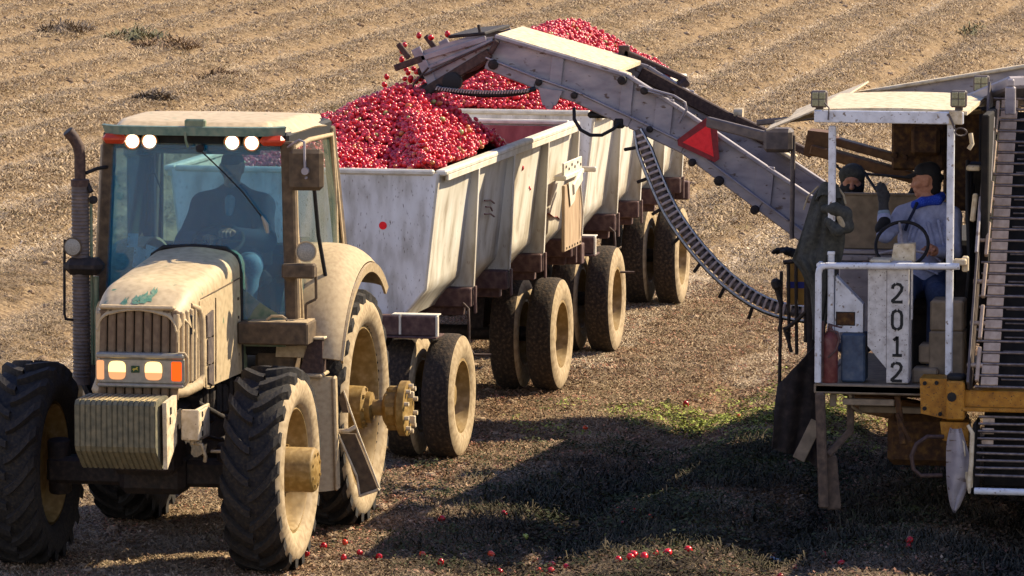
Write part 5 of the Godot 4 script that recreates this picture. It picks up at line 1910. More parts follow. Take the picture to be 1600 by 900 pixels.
	obj("arm_hose", b, M.black, T)
	# --- mud flap, pipes and box on the left
	b = MB.new()
	b.sheet(28, 14, func(u: float, v: float):
		var top := Vector3(lerpf(4.22, 4.60, u), lerpf(.98, 1.42, u), -3.55)
		var low := Vector3(lerpf(4.18, 4.58, u), lerpf(.50, .34, u), -3.5)
		return top.lerp(low, v) + Vector3(0, 0, .05 * sin(u * 5.0 + v * 2) + .022 * sin(u * 19.0 + 3.0 * v) * (.3 + v)), .012)
	b.sheet(4, 8, func(u: float, v: float): return Vector3(4.44 + .14 * u, lerpf(2.1, .5, v), -3.62 + .05 * sin(v * 9) + .04 * sin(u * 8)), .015)
	obj("mud_flap", b, M.tarp, T)
	b = MB.new()
	b.beam(Vector3(4.54, .72, -3.45), Vector3(4.40, .42, -3.4), .10, .02, .004, Vector3.BACK)
	obj("flap_batten", b, M.panel, T)
	b = MB.new()
	for q in [[4.205, 1.86, 4.19, .55], [4.26, 1.92, 4.27, 1.25], [4.32, 1.93, 4.33, 1.2], [4.40, 1.95, 4.40, 1.3]]:
		b.tube([Vector3(q[0], q[1], -3.8), Vector3(q[2], q[3], -3.8)], .014, 8)
	b.tube([Vector3(4.22, 1.93, -3.8), Vector3(4.42, 1.96, -3.8)], .018, 8)
	b.tube([Vector3(4.24, 1.40, -3.78), Vector3(4.34, 1.48, -3.76), Vector3(4.42, 1.56, -3.7)], .016, 8)
	b.tube([Vector3(4.23, 1.42, -3.78), Vector3(4.27, 1.30, -3.78), Vector3(4.29, 1.22, -3.78)], .014, 8)
	b.box(Vector3(4.165, 1.76, -3.78), Vector3(.07, .09, .08), .02, Basis(Vector3.BACK, .3))
	b.tube([Vector3(4.17, 1.72, -3.78), Vector3(4.21, 1.6, -3.78)], .02, 8)
	obj("valve_rack", b, M.iron, T)
	b = MB.new()
	b.tube([Vector3(4.0, 2.76, -6.05), Vector3(4.0, 1.9, -6.0)], .02, 8)
	b.box(Vector3(3.88, 2.72, -6.05), Vector3(.24, .2, .2), .03)
	b.beam(Vector3(3.2, 2.82, -6.6), Vector3(3.85, 2.72, -6.1), .05, .09, .01)
	b.beam(Vector3(3.7, 2.86, -6.05), Vector3(4.5, 2.98, -5.6), .05, .05, .01)
	obj("stay_rod", b, M.steel_dark, T)


func numerals(post: Node3D) -> void:
	var z := -2.938
	var cx := 5.218
	var ys := [1.797, 1.592, 1.385, 1.185]
	for k in 4:
		var d := "2012"[k]
		var b := MB.new()
		var o := Vector3(cx, ys[k], z)
		var w := .036
		var t := .023
		var strips := []
		if d == "2":
			strips = [[[-w, .042], [-w + .003, .058], [-w * .5, .07]], [[-.004, .073], [w * .6, .068], [w, .046], [w * .85, .02], [.0, -.022]], [[-.008, -.030], [-w, -.055], [-w, -.064]], [[-w * .9, -.066], [w, -.066]]]
		elif d == "0":
			strips = [[[-.008, .072], [-w * .8, .06], [-w, .035], [-w, -.035], [-w * .8, -.06], [-.008, -.072]], [[.008, .072], [w * .8, .06], [w, .035], [w, -.035], [w * .8, -.06], [.008, -.072]]]
		else:
			strips = [[[-.022, .052], [.0, .07]], [[.003, .074], [.003, -.056]], [[-.028, -.068], [.034, -.068]]]
		for s in strips:
			for j in s.size() - 1:
				var p := o + Vector3(s[j][0], s[j][1], .0003 * j)
				var q := o + Vector3(s[j + 1][0], s[j + 1][1], .0003 * j)
				var e := (q - p).normalized() * .006
				b.beam(p - e, q + e, t, .002, 0.0, Vector3.BACK)
		obj("numeral", b, M.numeral, post)


# the loading conveyor: two straight runs and a drooping spout
func elevator(T: Node3D) -> void:
	var zf := -8.6
	var zb := -9.75
	var E := node("loading_conveyor", T, Vector3(2.4, 2.7, -9.2))
	var tp := [Vector2(1.0, 3.405), Vector2(1.73, 3.20), Vector2(2.19, 3.07), Vector2(2.65, 2.79), Vector2(3.44, 2.27), Vector2(4.45, 1.62)]
	var bt := [Vector2(.92, 3.115), Vector2(1.37, 2.945), Vector2(1.73, 2.825), Vector2(2.22, 2.605), Vector2(2.70, 2.385), Vector2(3.39, 1.885), Vector2(4.2, 1.30)]
	var at := func(list: Array, x: float) -> float:
		for k in list.size() - 1:
			if x <= list[k + 1].x:
				return lerpf(list[k].y, list[k + 1].y, (x - list[k].x) / (list[k + 1].x - list[k].x))
		return list[-1].y
	for z in [zf, zb]:
		var s := 1.0 if z == zf else -1.0
		var b := MB.new()
		var poly := PackedVector2Array(tp)
		for k in range(bt.size() - 1, -1, -1):
			poly.append(bt[k])
		b.prism(poly, Vector3(0, 0, z - .01), Vector3.RIGHT, Vector3.UP, .02)
		obj("side_plate", b, M.steel, E)
		b = MB.new()   # top lip and the deep lower flange
		for k in tp.size() - 1:
			b.beam(Vector3(tp[k].x, tp[k].y, z + s * .02), Vector3(tp[k + 1].x, tp[k + 1].y, z + s * .02), .07, .035, .006)
		for k in bt.size() - 1:
			b.beam(Vector3(bt[k].x, bt[k].y + .045, z + s * .035), Vector3(bt[k + 1].x, bt[k + 1].y + .045, z + s * .035), .05, .095, .01)
			b.beam(Vector3(bt[k].x, bt[k].y + .102, z + s * .045), Vector3(bt[k + 1].x, bt[k + 1].y + .102, z + s * .045), .07, .016, .004)
		obj("flange", b, M.steel, E)
		for x in [1.56, 2.19, 2.52, 3.42]:
			b = MB.new()
			var y0: float = at.call(bt, x)
			var y1: float = at.call(tp, x)
			b.beam(Vector3(x - .03, y0 + .03, z + s * .02), Vector3(x + .01, y1, z + s * .02), .11 if x < 2.4 else .16, .03, .005, Vector3(0, 0, s))
			obj("stiffener", b, M.steel, E)
		b = MB.new()
		for q in [[.99, 3.155, .045], [1.40, 3.0, .03], [1.72, 2.89, .03], [2.4, 2.60, .03], [2.78, 2.36, .035], [3.02, 2.2, .045], [3.34, 1.95, .04], [2.15, 3.03, .04], [2.35, 2.94, .035]]:
			b.cyl(Vector3(q[0], q[1] - (.05 if q[0] > 2.7 else 0.0), z + s * .03), Vector3(q[0], q[1] - (.05 if q[0] > 2.7 else 0.0), z + s * .10), q[2], 14, .006)
		obj("roller_end", b, M.iron, E)
	# hinge ear
	var h := MB.new()
	h.hexa([Vector3(1.44, 2.80, zf + .10), Vector3(1.56, 2.80, zf + .10), Vector3(1.56, 2.80, zf + .06), Vector3(1.44, 2.80, zf + .06), Vector3(1.40, 2.96, zf + .10), Vector3(1.62, 2.93, zf + .10), Vector3(1.62, 2.93, zf + .06), Vector3(1.40, 2.96, zf + .06)])
	h.cyl(Vector3(1.5, 2.80, zf + .055), Vector3(1.5, 2.80, zf + .112), .035, 16)
	obj("hinge_ear", h, M.steel, E)
	# cover over the upper run, belt in the open lower run
	h = MB.new()
	h.hexa([Vector3(1.02, 3.40, zf + .03), Vector3(2.12, 3.09, zf + .03), Vector3(2.12, 3.09, zb - .05), Vector3(1.02, 3.40, zb - .05), Vector3(1.02, 3.425, zf + .03), Vector3(2.12, 3.115, zf + .03), Vector3(2.12, 3.125, zb - .05), Vector3(1.02, 3.425, zb - .05)])
	obj("top_cover", h, M.cream, E)
	h = MB.new()
	for k in bt.size() - 1:
		h.beam(Vector3(bt[k].x, bt[k].y + .16, (zf + zb) / 2), Vector3(bt[k + 1].x, bt[k + 1].y + .16, (zf + zb) / 2), absf(zf - zb) - .06, .02, .002)
	obj("belt", h, M.black, E)
	for k in 9:
		h = MB.new()
		var x := 2.25 + k * .19
		var y: float = at.call(bt, x) + .205
		h.box(Vector3(x, y, (zf + zb) / 2), Vector3(.02, .07, absf(zf - zb) - .1), .004, Basis(Vector3.BACK, -.6))
		obj("belt_cleat", h, M.belt if k > 3 else M.iron, E)
	h = MB.new()   # raised frame on the far side and lever
	h.beam(Vector3(1.96, 3.20, zb - .05), Vector3(2.54, 2.95, zb - .05), .06, .06, .01)
	h.beam(Vector3(2.54, 2.955, zb - .07), Vector3(2.40, 2.83, zb + .02), .10, .09, .02)
	h.beam(Vector3(1.96, 3.26, zb - .05), Vector3(1.96, 3.05, zb - .05), .10, .06, .01, Vector3.BACK)
	h.beam(Vector3(2.12, 3.02, zb + .02), Vector3(3.3, 2.42, zb + .02), .05, .12, .01)
	h.beam(Vector3(3.0, 2.62, zb + .05), Vector3(3.7, 2.3, zb + .05), .08, .07, .01)
	obj("far_frame", h, M.rust_pipe, E)
	h = MB.new()
	h.box(Vector3(3.45, 2.33, zb + .1), Vector3(.24, .03, .3), .006, Basis(Vector3.BACK, -.55))
	h.box(Vector3(2.10, 3.06, zf - .18), Vector3(.16, .07, .2), .01, Basis(Vector3.BACK, -.3))
	h.cyl(Vector3(2.98, 2.66, zb), Vector3(3.06, 2.66, zb), .05, 12)
	obj("cream_guard", h, M.cream, E)
	h = MB.new()
	h.tube([Vector3(2.30, 2.98, zf + .07), Vector3(2.62, 2.90, zf + .10), Vector3(2.72, 2.84, zf + .10), Vector3(2.73, 2.78, zf + .09), Vector3(2.66, 2.66, zf + .06)], .012, 8)
	h.tube([Vector3(2.34, 2.95, zf + .08), Vector3(2.60, 2.88, zf + .09)], .010, 8)
	obj("handle", h, M.steel, E)
	# slow-vehicle sign
	var tri := PackedVector2Array()
	for q in [[.0, .19], [.052, .165], [.205, -.115], [.18, -.16], [-.18, -.16], [-.205, -.115], [-.052, .165]]:
		tri.append(Vector2(q[0], q[1]))
	var bs := Basis(Vector3.BACK, deg_to_rad(-24))
	var mid := Vector3(2.885, 2.535, zf + .09)
	h = MB.new()
	h.prism(tri, mid, bs.x, bs.y, .008)
	var sg := obj("warning_sign", h, M.red_edge, E)
	h = MB.new()
	h.prism(PackedVector2Array([Vector2(0, .135), Vector2(.152, -.118), Vector2(-.152, -.118)]), mid + Vector3(0, 0, .008), bs.x, bs.y, .003)
	obj("warning_triangle", h, M.red_sign, E)
	# --- spout
	var SP := node("spout", T, Vector3(.6, 3.1, -9.2))
	for z in [zf + .02, zb - .02]:
		var s := 1.0 if z > -9 else -1.0
		var b := MB.new()
		b.prism(PackedVector2Array([Vector2(.98, 3.40), Vector2(.62, 3.36), Vector2(.30, 3.255), Vector2(.43, 2.965), Vector2(.60, 3.02), Vector2(.95, 3.25)]), Vector3(0, 0, z - .01), Vector3.RIGHT, Vector3.UP, .02)
		b.beam(Vector3(.28, 3.29, z + s * .02), Vector3(.45, 2.945, z + s * .02), .09, .03, .006, Vector3(0, 0, s))
		b.beam(Vector3(.33, 3.20, z + s * .02), Vector3(.92, 3.385, z + s * .02), .05, .03, .005, Vector3(0, 0, s))
		b.beam(Vector3(.40, 3.12, z + s * .02), Vector3(.98, 3.37, z + s * .03), .03, .03, .005, Vector3(0, 0, s))
		obj("spout_side", b, M.steel, SP)
		b = MB.new()
		b.beam(Vector3(.30, 2.86, z + s * .03), Vector3(.96, 3.26, z + s * .03), .09, .05, .01, Vector3(0, 0, s))
		b.beam(Vector3(.96, 3.25, z + s * .05), Vector3(1.03, 3.37, z + s * .05), .05, .04, .01, Vector3(0, 0, s))
		obj("spout_rail", b, M.rust_pipe, SP)
		b = MB.new()
		b.beam(Vector3(.09, 3.11, z + s * .02), Vector3(.34, 3.20, z + s * .02), .06, .045, .008, Vector3(0, 0, s))
		b.beam(Vector3(.12, 3.33, z + s * .02), Vector3(.22, 3.20, z + s * .02), .05, .03, .006, Vector3(0, 0, s))
		b.tube([Vector3(.40, 3.12, z + s * .04), Vector3(.27, 2.98, z + s * .04), Vector3(.25, 2.9, z + s * .04)], .009, 6)
		b.tube([Vector3(.36, 3.05, z + s * .05), Vector3(.70, 3.22, z + s * .06), Vector3(1.0, 3.365, z + s * .05)], .012, 6)
		obj("spout_arm", b, M.rust_pipe, SP)
	h = MB.new()
	h.box(Vector3(.32, 2.90, (zf + zb) / 2), Vector3(.22, .10, 1.1), .03, Basis(Vector3.BACK, .5))
	h.cyl(Vector3(.36, 3.08, zb), Vector3(.36, 3.08, zf), .07, 16)
	h.beam(Vector3(.40, 3.15, (zf + zb) / 2), Vector3(.95, 3.34, (zf + zb) / 2), 1.1, .03, .004)
	h.box(Vector3(.74, 3.41, (zf + zb) / 2), Vector3(.34, .03, 1.2), .008, Basis(Vector3.BACK, .1))
	h.tube([Vector3(.86, 3.42, zf), Vector3(.84, 3.50, zf - .02)], .016, 6)
	obj("spout_floor", h, M.iron, SP)
	h = MB.new()
	h.lathe(Vector3(.62, 3.0, zf + .02), Vector3(0, 0, 1), [Vector2(0, -.02), Vector2(.085, 0), Vector2(.085, .09), Vector2(.05, .1), Vector2(0, .1)], 20)
	obj("drive_motor", h, M.numeral, SP)
	h = MB.new()
	h.tube([Vector3(.45, 2.98, zf + .03), Vector3(.53, 2.935, zf + .1), Vector3(.7, 2.905, zf + .13), Vector3(.9, 2.885, zf + .13), Vector3(1.1, 2.89, zf + .13), Vector3(1.25, 2.91, zf + .12), Vector3(1.38, 2.95, zf + .1)], .022, 8)
	obj("cable_track_back", h, M.chain_dark, SP)
	for k in 34:
		var u := k / 33.0
		var b := MB.new()
		var p := Vector3(lerpf(.50, 1.32, u), 2.915 + .10 * pow(u - .55, 2.0) + .0, zf + .16)
		b.box(p, Vector3(.013, .034, .07), .003, Basis(Vector3.BACK, -.5))
		obj("track_link", b, M.rung, SP)
	# hose hanging under the bend
	h = MB.new()
	h.tube([Vector3(1.72, 2.78, zf + .08), Vector3(1.73, 2.68, zf + .12), Vector3(1.79, 2.59, zf + .14), Vector3(1.88, 2.545, zf + .15), Vector3(1.98, 2.545, zf + .14), Vector3(2.08, 2.60, zf + .12), Vector3(2.12, 2.64, zf + .08)], .016, 8)
	h.box(Vector3(2.12, 2.65, zf + .03), Vector3(.10, .10, .08), .02)
	h.box(Vector3(1.96, 2.715, zf - .02), Vector3(.26, .06, .1), .02)
	obj("sagging_hose", h, M.black, E)
	# --- cable drag chain hanging from the conveyor to the harvester
	var CH := node("cable_chain", T, Vector3(3.0, 1.6, zf + .2))
	var cur := Curve3D.new()
	for q in [[2.30, 2.60], [2.42, 2.28], [2.60, 1.89], [2.85, 1.55], [3.11, 1.29], [3.35, 1.125], [3.56, 1.04], [3.80, 1.0], [4.05, 1.0], [4.25, 1.02]]:
		cur.add_point(Vector3(q[0], q[1], zf + .16 + .02 * (2.6 - q[1])))
	for k in cur.point_count:
		var tg := (cur.get_point_position(mini(k + 1, cur.point_count - 1)) - cur.get_point_position(maxi(k - 1, 0))) / 6.0
		cur.set_point_in(k, -tg)
		cur.set_point_out(k, tg)
	var len := cur.get_baked_length()
	var lft := []
	var rgt := []
	var bl := []
	for k in 97:
		var p := cur.sample_baked(len * k / 96.0)
		var q := (cur.sample_baked(minf(len, len * k / 96.0 + .03)) - cur.sample_baked(maxf(0, len * k / 96.0 - .03))).normalized()
		var nn := Vector3(-q.y, q.x, 0).normalized()
		var hw := .062 if k > 6 else .03 + .005 * k
		lft.append(p - nn * hw)
		rgt.append(p + nn * hw)
		bl.append([p, q, nn, hw])
	h = MB.new()
	h.tube(lft, .011, 6)
	h.tube(rgt, .009, 6)
	obj("chain_rail", h, M.chain_rail, CH)
	h = MB.new()
	for side in [lft, rgt]:
		var pts := []
		for p in side:
			pts.append(p + Vector3(0, -.012, -.035))
		h.tube(pts, .017, 6)
	obj("chain_side", h, M.chain_dark, CH)
	h = MB.new()
	var cab := []
	for e in bl:
		cab.append(e[0] + Vector3(0, 0, -.04))
	h.tube(cab, .045, 8)
	obj("chain_cables", h, M.steel_dark, CH)
	for k in range(2, 95, 2):
		var e: Array = bl[k]
		var b := MB.new()
		b.box(e[0] + e[2] * .008, Vector3(.026, e[3] * 1.75, .03), .006, Basis(e[1], e[2], e[1].cross(e[2])))
		obj("chain_link", b, M.rung, CH)
	for k in 8:
		var e: Array = bl[5 + k * 10 if k < 7 else 74]
		var b := MB.new()
		b.beam(e[0] - e[2] * .07, e[0] - e[2] * .07 + Vector3(-.10 + .01 * k, -.02 - .015 * k, -.03), .03, .035, .006, Vector3.BACK)
		obj("chain_tab", b, M.iron, CH)


# ---- people. j holds joints in world coordinates; one continuous body, clothing as children
func body_bones(j: Dictionary, g := 0.0) -> Dictionary:
	var torso := [
		[j.pelvis + j.rt * .08, j.pelvis - j.rt * .08, .115 + g, .115 + g], [j.pelvis, j.chest, .125 + g, .135 + g],
		[j.chest + j.rt * .09, j.chest - j.rt * .09, .12 + g, .12 + g], [j.chest, j.neck, .13 + g, .07 + g], [j.sr, j.neck, .065 + g, .062 + g], [j.sl, j.neck, .065 + g, .062 + g]]
	var arms := [[j.sr, j.er, .062 + g, .046 + g], [j.er, j.wr, .045 + g, .033 + g], [j.sl, j.el, .062 + g, .046 + g], [j.el, j.wl, .045 + g, .033 + g]]
	var legs := []
	for s in ["r", "l"]:
		if j.has("h" + s):
			legs += [[j["h" + s], j["k" + s], .095 + g, .066 + g], [j["k" + s], j["a" + s], .062 + g, .042 + g]]
	return {"torso": torso, "arms": arms, "legs": legs}


# head: hd centre, f forwards, r its right
func head_bones(hd: Vector3, f: Vector3, r: Vector3) -> Array:
	var u := Vector3.UP
	return [[hd + u * .035 - f * .018, hd + u * .03 + f * .02, .088, .082], [hd - u * .02 + f * .025, hd - u * .075 + f * .045, .068, .045], [hd - u * .03 - f * .03, hd + u * .02, .075, .08],
		[hd - u * .10 + f * .058, hd - u * .098 + f * .05, .026, .026],
		[hd + u * .012 + f * .092, hd - u * .028 + f * .112, .008, .016], [hd - u * .03 + f * .095 + r * .012, hd - u * .03 + f * .095 - r * .012, .011, .011],
		[hd + u * .03 + f * .082 + r * .035, hd + u * .034 + f * .088 + r * .01, .014, .012], [hd + u * .03 + f * .082 - r * .035, hd + u * .034 + f * .088 - r * .01, .014, .012],
		[hd - u * .062 + f * .088 + r * .02, hd - u * .062 + f * .088 - r * .02, .011, .011], [hd - u * .015 + f * .06 + r * .045, hd - u * .02 + f * .07 + r * .04, .026, .02], [hd - u * .015 + f * .06 - r * .045, hd - u * .02 + f * .07 - r * .04, .026, .02],
		[hd + u * .025 - f * .01 + r * .084, hd - u * .02 - f * .0 + r * .082, .018, .012], [hd + u * .025 - f * .01 - r * .084, hd - u * .02 - f * .0 - r * .082, .018, .012]]


# a hand at the wrist w, pointing along d, palm facing p, thumb on the side t
func hand_bones(w: Vector3, d: Vector3, p: Vector3, t: Vector3, curl: float, thick := 1.0) -> Array:
	var out := []
	out.append([w, w + d * .05, .028 * thick, .026 * thick])
	for k in 4:
		var o := (1.5 - k) * .021
		var base: Vector3 = w + d * (.085 - .004 * absf(k - 1.2)) + t * o
		out.append([w + d * .03 + t * o * .7, base, .017 * thick, .0125 * thick])
		var l: float = [.040, .046, .043, .033][k]
		var a: float = curl * (1.0 + .12 * k)
		var d1 := (d * cos(a) + p * sin(a)).normalized()
		var d2 := (d * cos(a * 2.1) + p * sin(a * 2.1)).normalized()
		var m: Vector3 = base + d1 * l
		out.append([base, m, .0105 * thick, .0095 * thick])
		out.append([m, m + d2 * l * .85, .0095 * thick, .0075 * thick])
	var tb := w + d * .025 + t * .028
	var tm := tb + (d * .7 + t * .6 + p * .3).normalized() * .04
	out.append([w + d * .015, tb, .02 * thick, .016 * thick])
	out.append([tb, tm, .0135 * thick, .0115 * thick])
	out.append([tm, tm + (d * .85 + t * .15 + p * .4).normalized() * .032, .011 * thick, .009 * thick])
	return out


func skin_part(bones: Array, cell: float, k: float) -> MB:
	var b := MB.new()
	skin(b, bones, cell, k)
	return b


func eyes(T: Node3D, hd: Vector3, f: Vector3, r: Vector3) -> void:
	var b := MB.new()
	for s in [-1.0, 1.0]:
		var e: Vector3 = hd + Vector3.UP * .012 + f * .088 + r * s * .032
		b.lathe(e - f * .004, f, [Vector2(.012, 0), Vector2(.008, .006), Vector2(0, .008)], 10)
	obj("eyes", b, M.numeral, T)


func people() -> void:
	# --- harvester operator at the wheel, looking across at the trailers with a raised gloved hand
	var P := thing("person", Vector3(5.32, 1.1, -3.95), "person at the harvester's wheel in pale blue shirt and dark cap, gloved hand raised", "person")
	var o := Vector3(5.32, 0, 0)
	var j := {"rt": Vector3(-1, 0, 0), "pelvis": Vector3(5.32, 1.76, -4.0), "chest": Vector3(5.33, 2.12, -3.98), "neck": Vector3(5.345, 2.385, -3.985),
		"sr": Vector3(5.15, 2.305, -3.96), "er": Vector3(5.03, 2.17, -3.74), "wr": Vector3(5.01, 2.40, -3.80), "sl": Vector3(5.53, 2.30, -3.98), "el": Vector3(5.56, 2.03, -3.88), "wl": Vector3(5.42, 2.06, -3.64),
		"hr": Vector3(5.23, 1.74, -3.98), "kr": Vector3(5.21, 1.74, -3.56), "ar": Vector3(5.2, 1.2, -3.5), "hl": Vector3(5.42, 1.74, -3.98), "kl": Vector3(5.46, 1.74, -3.56), "al": Vector3(5.44, 1.2, -3.5)}
	var hd := Vector3(5.325, 2.575, -3.985)
	var f := Vector3(-.93, -.06, .12).normalized()
	var r := f.cross(Vector3.UP).normalized()
	var bb := body_bones(j)
	var flesh := MB.new()
	skin(flesh, bb.torso + bb.arms + bb.legs + [[j.neck, hd - Vector3(0, .05, 0), .058, .06], [j.wl, j.wl + Vector3(-.02, .04, .06), .03, .028]], .016, .05)
	skin(flesh, head_bones(hd, f, r) + [[j.neck, hd - Vector3(0, .05, 0), .058, .06]], .0065, .02)
	skin(flesh, hand_bones(j.wl, Vector3(-.25, .35, .9).normalized(), Vector3(-.3, -.8, .4).normalized(), Vector3(-1, .2, 0), .75), .005, .008)
	obj("body", flesh, M.skin, P)
	eyes(P, hd, f, r)
	bb = body_bones(j, .017)
	var creases := []
	for q in [[5.24, 2.28, 5.20, 2.12], [5.30, 2.22, 5.22, 2.0], [5.36, 2.26, 5.42, 2.02], [5.44, 2.28, 5.48, 2.08], [5.22, 2.02, 5.38, 1.92], [5.26, 1.93, 5.44, 1.86], [5.34, 2.06, 5.46, 1.96]]:
		creases.append([Vector3(q[0], q[1], -3.838), Vector3(q[2], q[3], -3.832), .016, .010])
	for q in [[j.sr, j.er], [j.sl, j.el]]:
		for k in 4:
			var m: Vector3 = q[0].lerp(q[1], .25 + .2 * k)
			creases.append([m + Vector3(-.05, .015, .045), m + Vector3(.05, -.02, .05), .014, .009])
	obj("shirt", skin_part(bb.torso + [bb.arms[0], [j.er, j.wr.lerp(j.er, .45), .060, .056], bb.arms[2], [j.el, j.wl.lerp(j.el, .12), .060, .046]] + creases, .010, .022), M.shirt, P)
	bb = body_bones(j, .014)
	obj("trousers", skin_part(bb.legs + [[j.pelvis + j.rt * .08, j.pelvis - j.rt * .08, .138, .138]], .016, .05), M.jeans, P)
	obj("boot", skin_part([[j.ar - Vector3(0, .08, 0), j.ar + Vector3(0, -.09, .14), .05, .04], [j.al - Vector3(0, .08, 0), j.al + Vector3(0, -.09, .14), .05, .04], [j.ar, j.ar - Vector3(0, .08, 0), .05, .05], [j.al, j.al - Vector3(0, .08, 0), .05, .05]], .012, .02), M.cap, P)
	obj("hair", skin_part([[hd + Vector3(0, .035, 0) - f * .034, hd + Vector3(0, -.05, 0) - f * .05, .087, .070]], .007, .02), M.hair, P)
	var cap := MB.new()
	skin(cap, [[hd + Vector3(0, .066, 0) - f * .028, hd + Vector3(0, .068, 0) + f * .018, .090, .080]], .007, .02)
	cap.sheet(8, 6, func(u: float, v: float):
		var a := lerpf(-.95, .95, u)
		var q := hd + Vector3(0, .075, 0) + f * (.06 + cos(a) * .035) + r * sin(a) * .075
		return q + f * v * .055 * (cos(a) + .2) - Vector3(0, 1, 0) * (.02 * v + .018 * a * a), .006)
	obj("cap", cap, M.cap, P)
	obj("neck_scarf", skin_part([[Vector3(5.25, 2.395, -3.90), Vector3(5.31, 2.425, -3.865), .032, .036], [Vector3(5.31, 2.425, -3.865), Vector3(5.42, 2.435, -3.93), .036, .04], [Vector3(5.42, 2.435, -3.93), Vector3(5.43, 2.45, -4.04), .04, .04], [Vector3(5.43, 2.45, -4.04), Vector3(5.30, 2.42, -4.07), .04, .035], [Vector3(5.30, 2.42, -4.07), Vector3(5.25, 2.395, -3.90), .03, .032]], .008, .02), M.scarf, P)
	var st := MB.new()
	st.tube([Vector3(5.27, 2.42, -3.84), Vector3(5.245, 2.35, -3.80), Vector3(5.21, 2.28, -3.80), Vector3(5.18, 2.2, -3.815)], .013, 6)
	obj("scarf_tail", st, M.navy, P)
	# right glove: cuff, palm and five fingers
	obj("glove", skin_part([[j.wr - Vector3(-.005, .10, -.01), j.wr, .047, .038]] + hand_bones(j.wr + Vector3(0, .015, 0), Vector3(-.06, .99, .05).normalized(), Vector3(-.75, .1, -.6).normalized(), Vector3(.75, .05, -.4).normalized(), .28, 1.28), .006, .012), M.glove, P)
	obj("glove_cuff", skin_part([[j.wr - Vector3(-.01, .16, -.02), j.wr - Vector3(-.005, .07, -.01), .056, .05]], .008, .02), M.cuff, P)
	obj("elbow_pad", skin_part([[j.er + Vector3(-.03, .05, .0), j.er + Vector3(-.005, .10, .0), .052, .05]], .009, .02), M.cap, P)

	# --- tractor driver behind the glass
	P = thing("person", Vector3(.13, 1.52, -2.2), "person driving the tractor behind the blue-tinted windscreen in a dark jacket", "person")
	j = {"rt": Vector3(-1, 0, 0), "pelvis": Vector3(.13, 2.0, -2.32), "chest": Vector3(.12, 2.30, -2.30), "neck": Vector3(.13, 2.53, -2.29),
		"sr": Vector3(-.10, 2.45, -2.27), "er": Vector3(-.20, 2.18, -2.10), "wr": Vector3(.03, 2.24, -1.80), "sl": Vector3(.36, 2.45, -2.27), "el": Vector3(.43, 2.20, -2.08), "wl": Vector3(.25, 2.28, -1.80),
		"hr": Vector3(.04, 1.98, -2.28), "kr": Vector3(-.02, 2.02, -1.80), "ar": Vector3(-.02, 1.62, -1.6), "hl": Vector3(.24, 1.98, -2.28), "kl": Vector3(.40, 2.04, -1.72), "al": Vector3(.40, 1.62, -1.55)}
	hd = Vector3(.13, 2.735, -2.24)
	f = Vector3(.05, -.12, 1).normalized()
	r = f.cross(Vector3.UP).normalized()
	bb = body_bones(j)
	flesh = MB.new()
	skin(flesh, bb.torso + bb.arms + bb.legs + [[j.neck, hd - Vector3(0, .05, 0), .062, .062]], .016, .05)
	skin(flesh, head_bones(hd, f, r) + [[j.neck, hd - Vector3(0, .05, 0), .06, .062]], .0065, .02)
	for q in [["wr", Vector3(.55, .25, .8), Vector3(1, 0, 0)], ["wl", Vector3(-.5, .4, .75), Vector3(-1, 0, 0)]]:
		skin(flesh, hand_bones(j[q[0]], q[1].normalized(), Vector3(0, -.8, .55).normalized(), q[2], .8), .005, .008)
	obj("body", flesh, M.skin, P)
	eyes(P, hd, f, r)
	bb = body_bones(j, .032)
	obj("jacket", skin_part(bb.torso + [bb.arms[0], [j.er, j.wr.lerp(j.er, .1), .082, .058], bb.arms[2], [j.el, j.wl.lerp(j.el, .1), .082, .058]], .014, .05), M.navy, P)
	bb = body_bones(j, .018)
	obj("trousers", skin_part(bb.legs + [[j.pelvis + j.rt * .08, j.pelvis - j.rt * .08, .138, .138]], .014, .05), M.pale_jeans, P)
	obj("boot", skin_part([[j.ar - Vector3(0, .04, 0), j.ar + Vector3(0, -.05, .14), .05, .04], [j.al - Vector3(0, .04, 0), j.al + Vector3(0, -.05, .14), .05, .04]], .012, .02), M.cap, P)
	obj("hair", skin_part([[hd + Vector3(0, .058, 0) - f * .03, hd + Vector3(0, .058, 0) + f * .028, .083, .076], [hd + Vector3(0, .0, 0) - f * .045, hd + Vector3(0, .05, 0) - f * .03, .075, .085]], .008, .02), M.hair, P)
	obj("undershirt", skin_part([[Vector3(.13, 2.50, -2.185), Vector3(.13, 2.41, -2.15), .045, .03]], .008, .02), M.cuff, P)

	# --- worker beyond the partition, hooded and masked
	P = thing("person", Vector3(4.55, 1.0, -5.6), "person in a dark hood and face mask standing behind the partition, only the eyes showing", "person")
	j = {"rt": Vector3(-1, 0, 0), "pelvis": Vector3(4.56, 1.75, -5.65), "chest": Vector3(4.56, 2.02, -5.64), "neck": Vector3(4.555, 2.25, -5.62),
		"sr": Vector3(4.38, 2.17, -5.62), "er": Vector3(4.33, 1.9, -5.55), "wr": Vector3(4.4, 1.78, -5.35), "sl": Vector3(4.73, 2.17, -5.62), "el": Vector3(4.78, 1.9, -5.55), "wl": Vector3(4.7, 1.78, -5.35),
		"hr": Vector3(4.48, 1.7, -5.65), "kr": Vector3(4.47, 1.36, -5.62), "ar": Vector3(4.47, 1.06, -5.66), "hl": Vector3(4.65, 1.7, -5.65), "kl": Vector3(4.66, 1.36, -5.62), "al": Vector3(4.66, 1.06, -5.66)}
	hd = Vector3(4.55, 2.42, -5.58)
	f = Vector3(.1, -.1, 1).normalized()
	r = f.cross(Vector3.UP).normalized()
	bb = body_bones(j)
	flesh = MB.new()
	skin(flesh, bb.torso + bb.arms + bb.legs + [[j.neck, hd - Vector3(0, .05, 0), .06, .06]], .018, .05)
